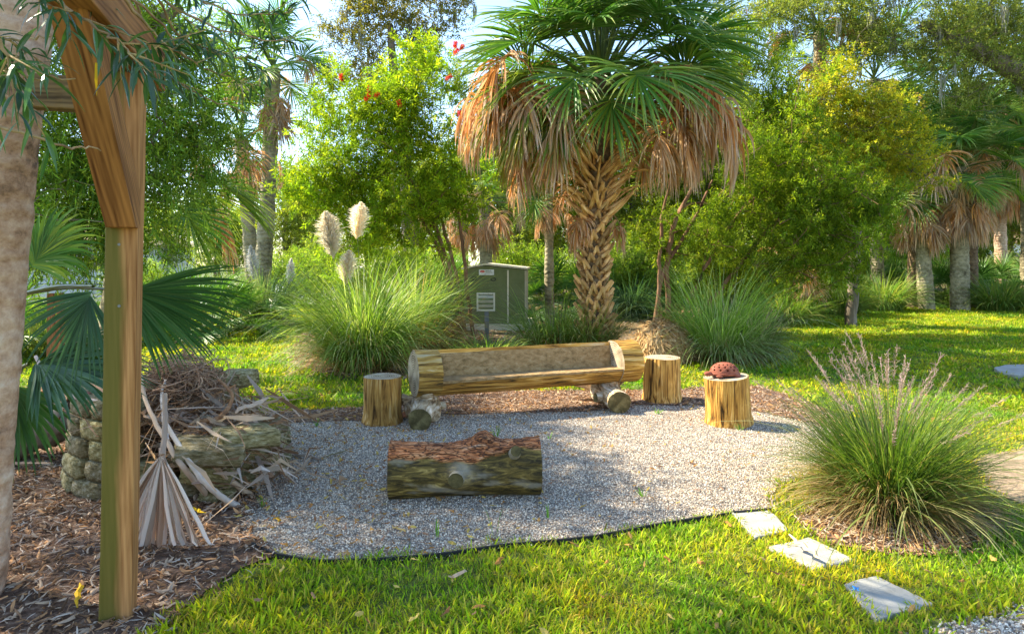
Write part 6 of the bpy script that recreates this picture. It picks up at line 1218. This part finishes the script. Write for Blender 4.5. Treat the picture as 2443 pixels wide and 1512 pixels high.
# ------------------------------------------------------------------ near overhanging branches, top left
def overhang():
    base = np.array([-2.9, 1.6, 0]); root = thing('bottlebrush_branches', 'bottlebrush tree at far left whose long dark leaves hang over the timber frame', 'tree', base); rng = np.random.default_rng(101)
    br = [[P(-300, -150, 1.9), P(0, -60, 1.9), P(150, 10, 1.85), P(260, 90, 1.8), P(320, 130, 1.8)], [P(-200, 80, 2.0), P(0, 92, 2.0), P(120, 88, 2.0)], [P(-200, 180, 2.0), P(0, 190, 2.0), P(180, 188, 2.1)], [P(-150, 260, 2.1), P(20, 310, 2.1), P(150, 345, 2.2), P(240, 360, 2.4)],
          [P(0, -250, 2.6), P(300, -60, 2.8), P(480, 60, 3.2), P(640, 100, 3.6), P(700, 90, 3.8)], [P(100, -250, 2.6), P(420, -30, 3.0), P(560, 40, 3.4), P(690, 30, 3.8)], [P(0, -200, 2.4), P(380, 40, 3.0), P(440, 150, 3.3), P(620, 205, 3.8)], [P(300, -100, 2.8), P(380, 170, 3.2), P(470, 225, 3.4), P(620, 280, 3.7)], [P(300, -150, 2.8), P(420, 90, 3.3), P(520, 130, 3.5), P(620, 145, 3.7)],
          [P(-100, -80, 1.6), P(-20, 60, 1.6), P(20, 130, 1.6), P(30, 200, 1.65)], [P(200, -120, 2.2), P(330, 40, 2.4), P(400, 110, 2.6), P(470, 150, 2.8)], [P(0, -200, 2.2), P(100, -60, 2.3), P(190, 0, 2.4)]]
    g = Geo(); tk = [np.array([0, 0, 0]), np.array([.0, -.1, 1.2]), np.array([.1, -.1, 2.3]), np.array([.3, .1, 3.0])]; xs, rd = curved(tk, .09, .06, n=24); V, F = tubes(xs[None], rd[None], 9); g.add(V, F, (1, 1, 1))
    cs = []
    for b in br:
        pts = [xs[-1] + base] + b; x, r = curved(pts, .010, .002, n=30, noise=.005, seed=len(cs)); V, F = tubes((x - base)[None], r[None], 6); g.add(V, F, (1.3, 1.2, .9)); cs.append(x[10:])
    simple('branches', g, M['twig'], root, True)
    T = 95; allp = np.concatenate(cs); dirs = np.concatenate([nrm(np.gradient(c, axis=0)) for c in cs]); uu = CU + allp[:, 0] / allp[:, 1] * FPX; vv = HV + (CAMH - allp[:, 2]) / allp[:, 1] * FPX; kp = ~((uu > 50) & (uu < 245) & (vv > 75)) & ~((uu > 130) & (uu < 400) & (vv > 165)) & ~((uu < 70) & (vv > 190)) & ~((uu < 130) & (rng.random(len(uu)) < .45)); allp = allp[kp]; dirs = dirs[kp]; w = np.ones(len(allp)); i = rng.integers(0, len(allp), T); s = allp[i]; d = nrm(dirs[i] * .7 + rng.normal(0, .6, (T, 3)) + [0, 0, -.05]); tl = .08 + .14 * rng.random((T, 1))
    p = np.stack([s, s + d * tl * .5, s + d * tl], 1); V, F = tubes(p - base, np.tile([.003, .0022, .0012], (T, 1)), 4); simple('twigs', Geo().add(V, F, (1.5, 1.4, .8)), M['twig'], root, kind='stuff')
    g = Geo(); Lf = 8; n = T * Lf; t = np.tile((np.arange(Lf) + .5) / Lf, T)[:, None]; D0 = np.repeat(d, Lf, 0); pos = np.repeat(s, Lf, 0) + D0 * np.repeat(tl, Lf, 0) * t; ref = nrm(np.cross(D0, [.2, .1, .95])); r2 = np.cross(D0, ref); ph = (np.tile(np.arange(Lf), T) * 2.4)[:, None] + np.repeat(rng.random((T, 1)) * 6, Lf, 0); ld = nrm(D0 * .8 + ref * np.cos(ph) + r2 * np.sin(ph) + [0, 0, -.05]); ln = .065 + .06 * rng.random((n, 1)); S = 6; tt = np.linspace(0, 1, S); path = [pos]; cur = ld; dr = .1 + .25 * rng.random((n, 1))
    for k in range(1, S): cur = nrm(cur + np.array([0, 0, -1]) * dr); path.append(path[-1] + cur * ln / (S - 1))
    path = np.stack(path, 1) - base; sd = nrm(np.cross(ld, nrm(rng.normal(0, .5, (n, 3)) + [0, 0, 1]))); wv = np.interp(tt, [0, .25, .55, 1], [.15, .9, 1, .05]) * .0072; fo = np.cross(sd, ld)[:, None] * wv[None, :, None] * .3
    V, F, q = ribbons(path, sd[:, None] * wv[None, :, None], fo); g.add(V, F, rep(pal(rng, n, [(.045, .12, .03), (.06, .15, .04), (.09, .18, .05), (.03, .08, .035)], .15), q)); simple('leaves', g, M['leaf_glossy'], root)
    g = Geo(); p = P(229, 150, 1.75) - base; V, F, q = ribbons(np.stack([p, p - [0, 0, .045], p - [-.002, 0, .085]])[None], np.array([[[.003, 0, 0], [.004, 0, 0], [.0003, 0, 0]]])); simple('yellow_leaf', g.add(V, F, (.7, .42, .02)), M['leaf'], root)
overhang()
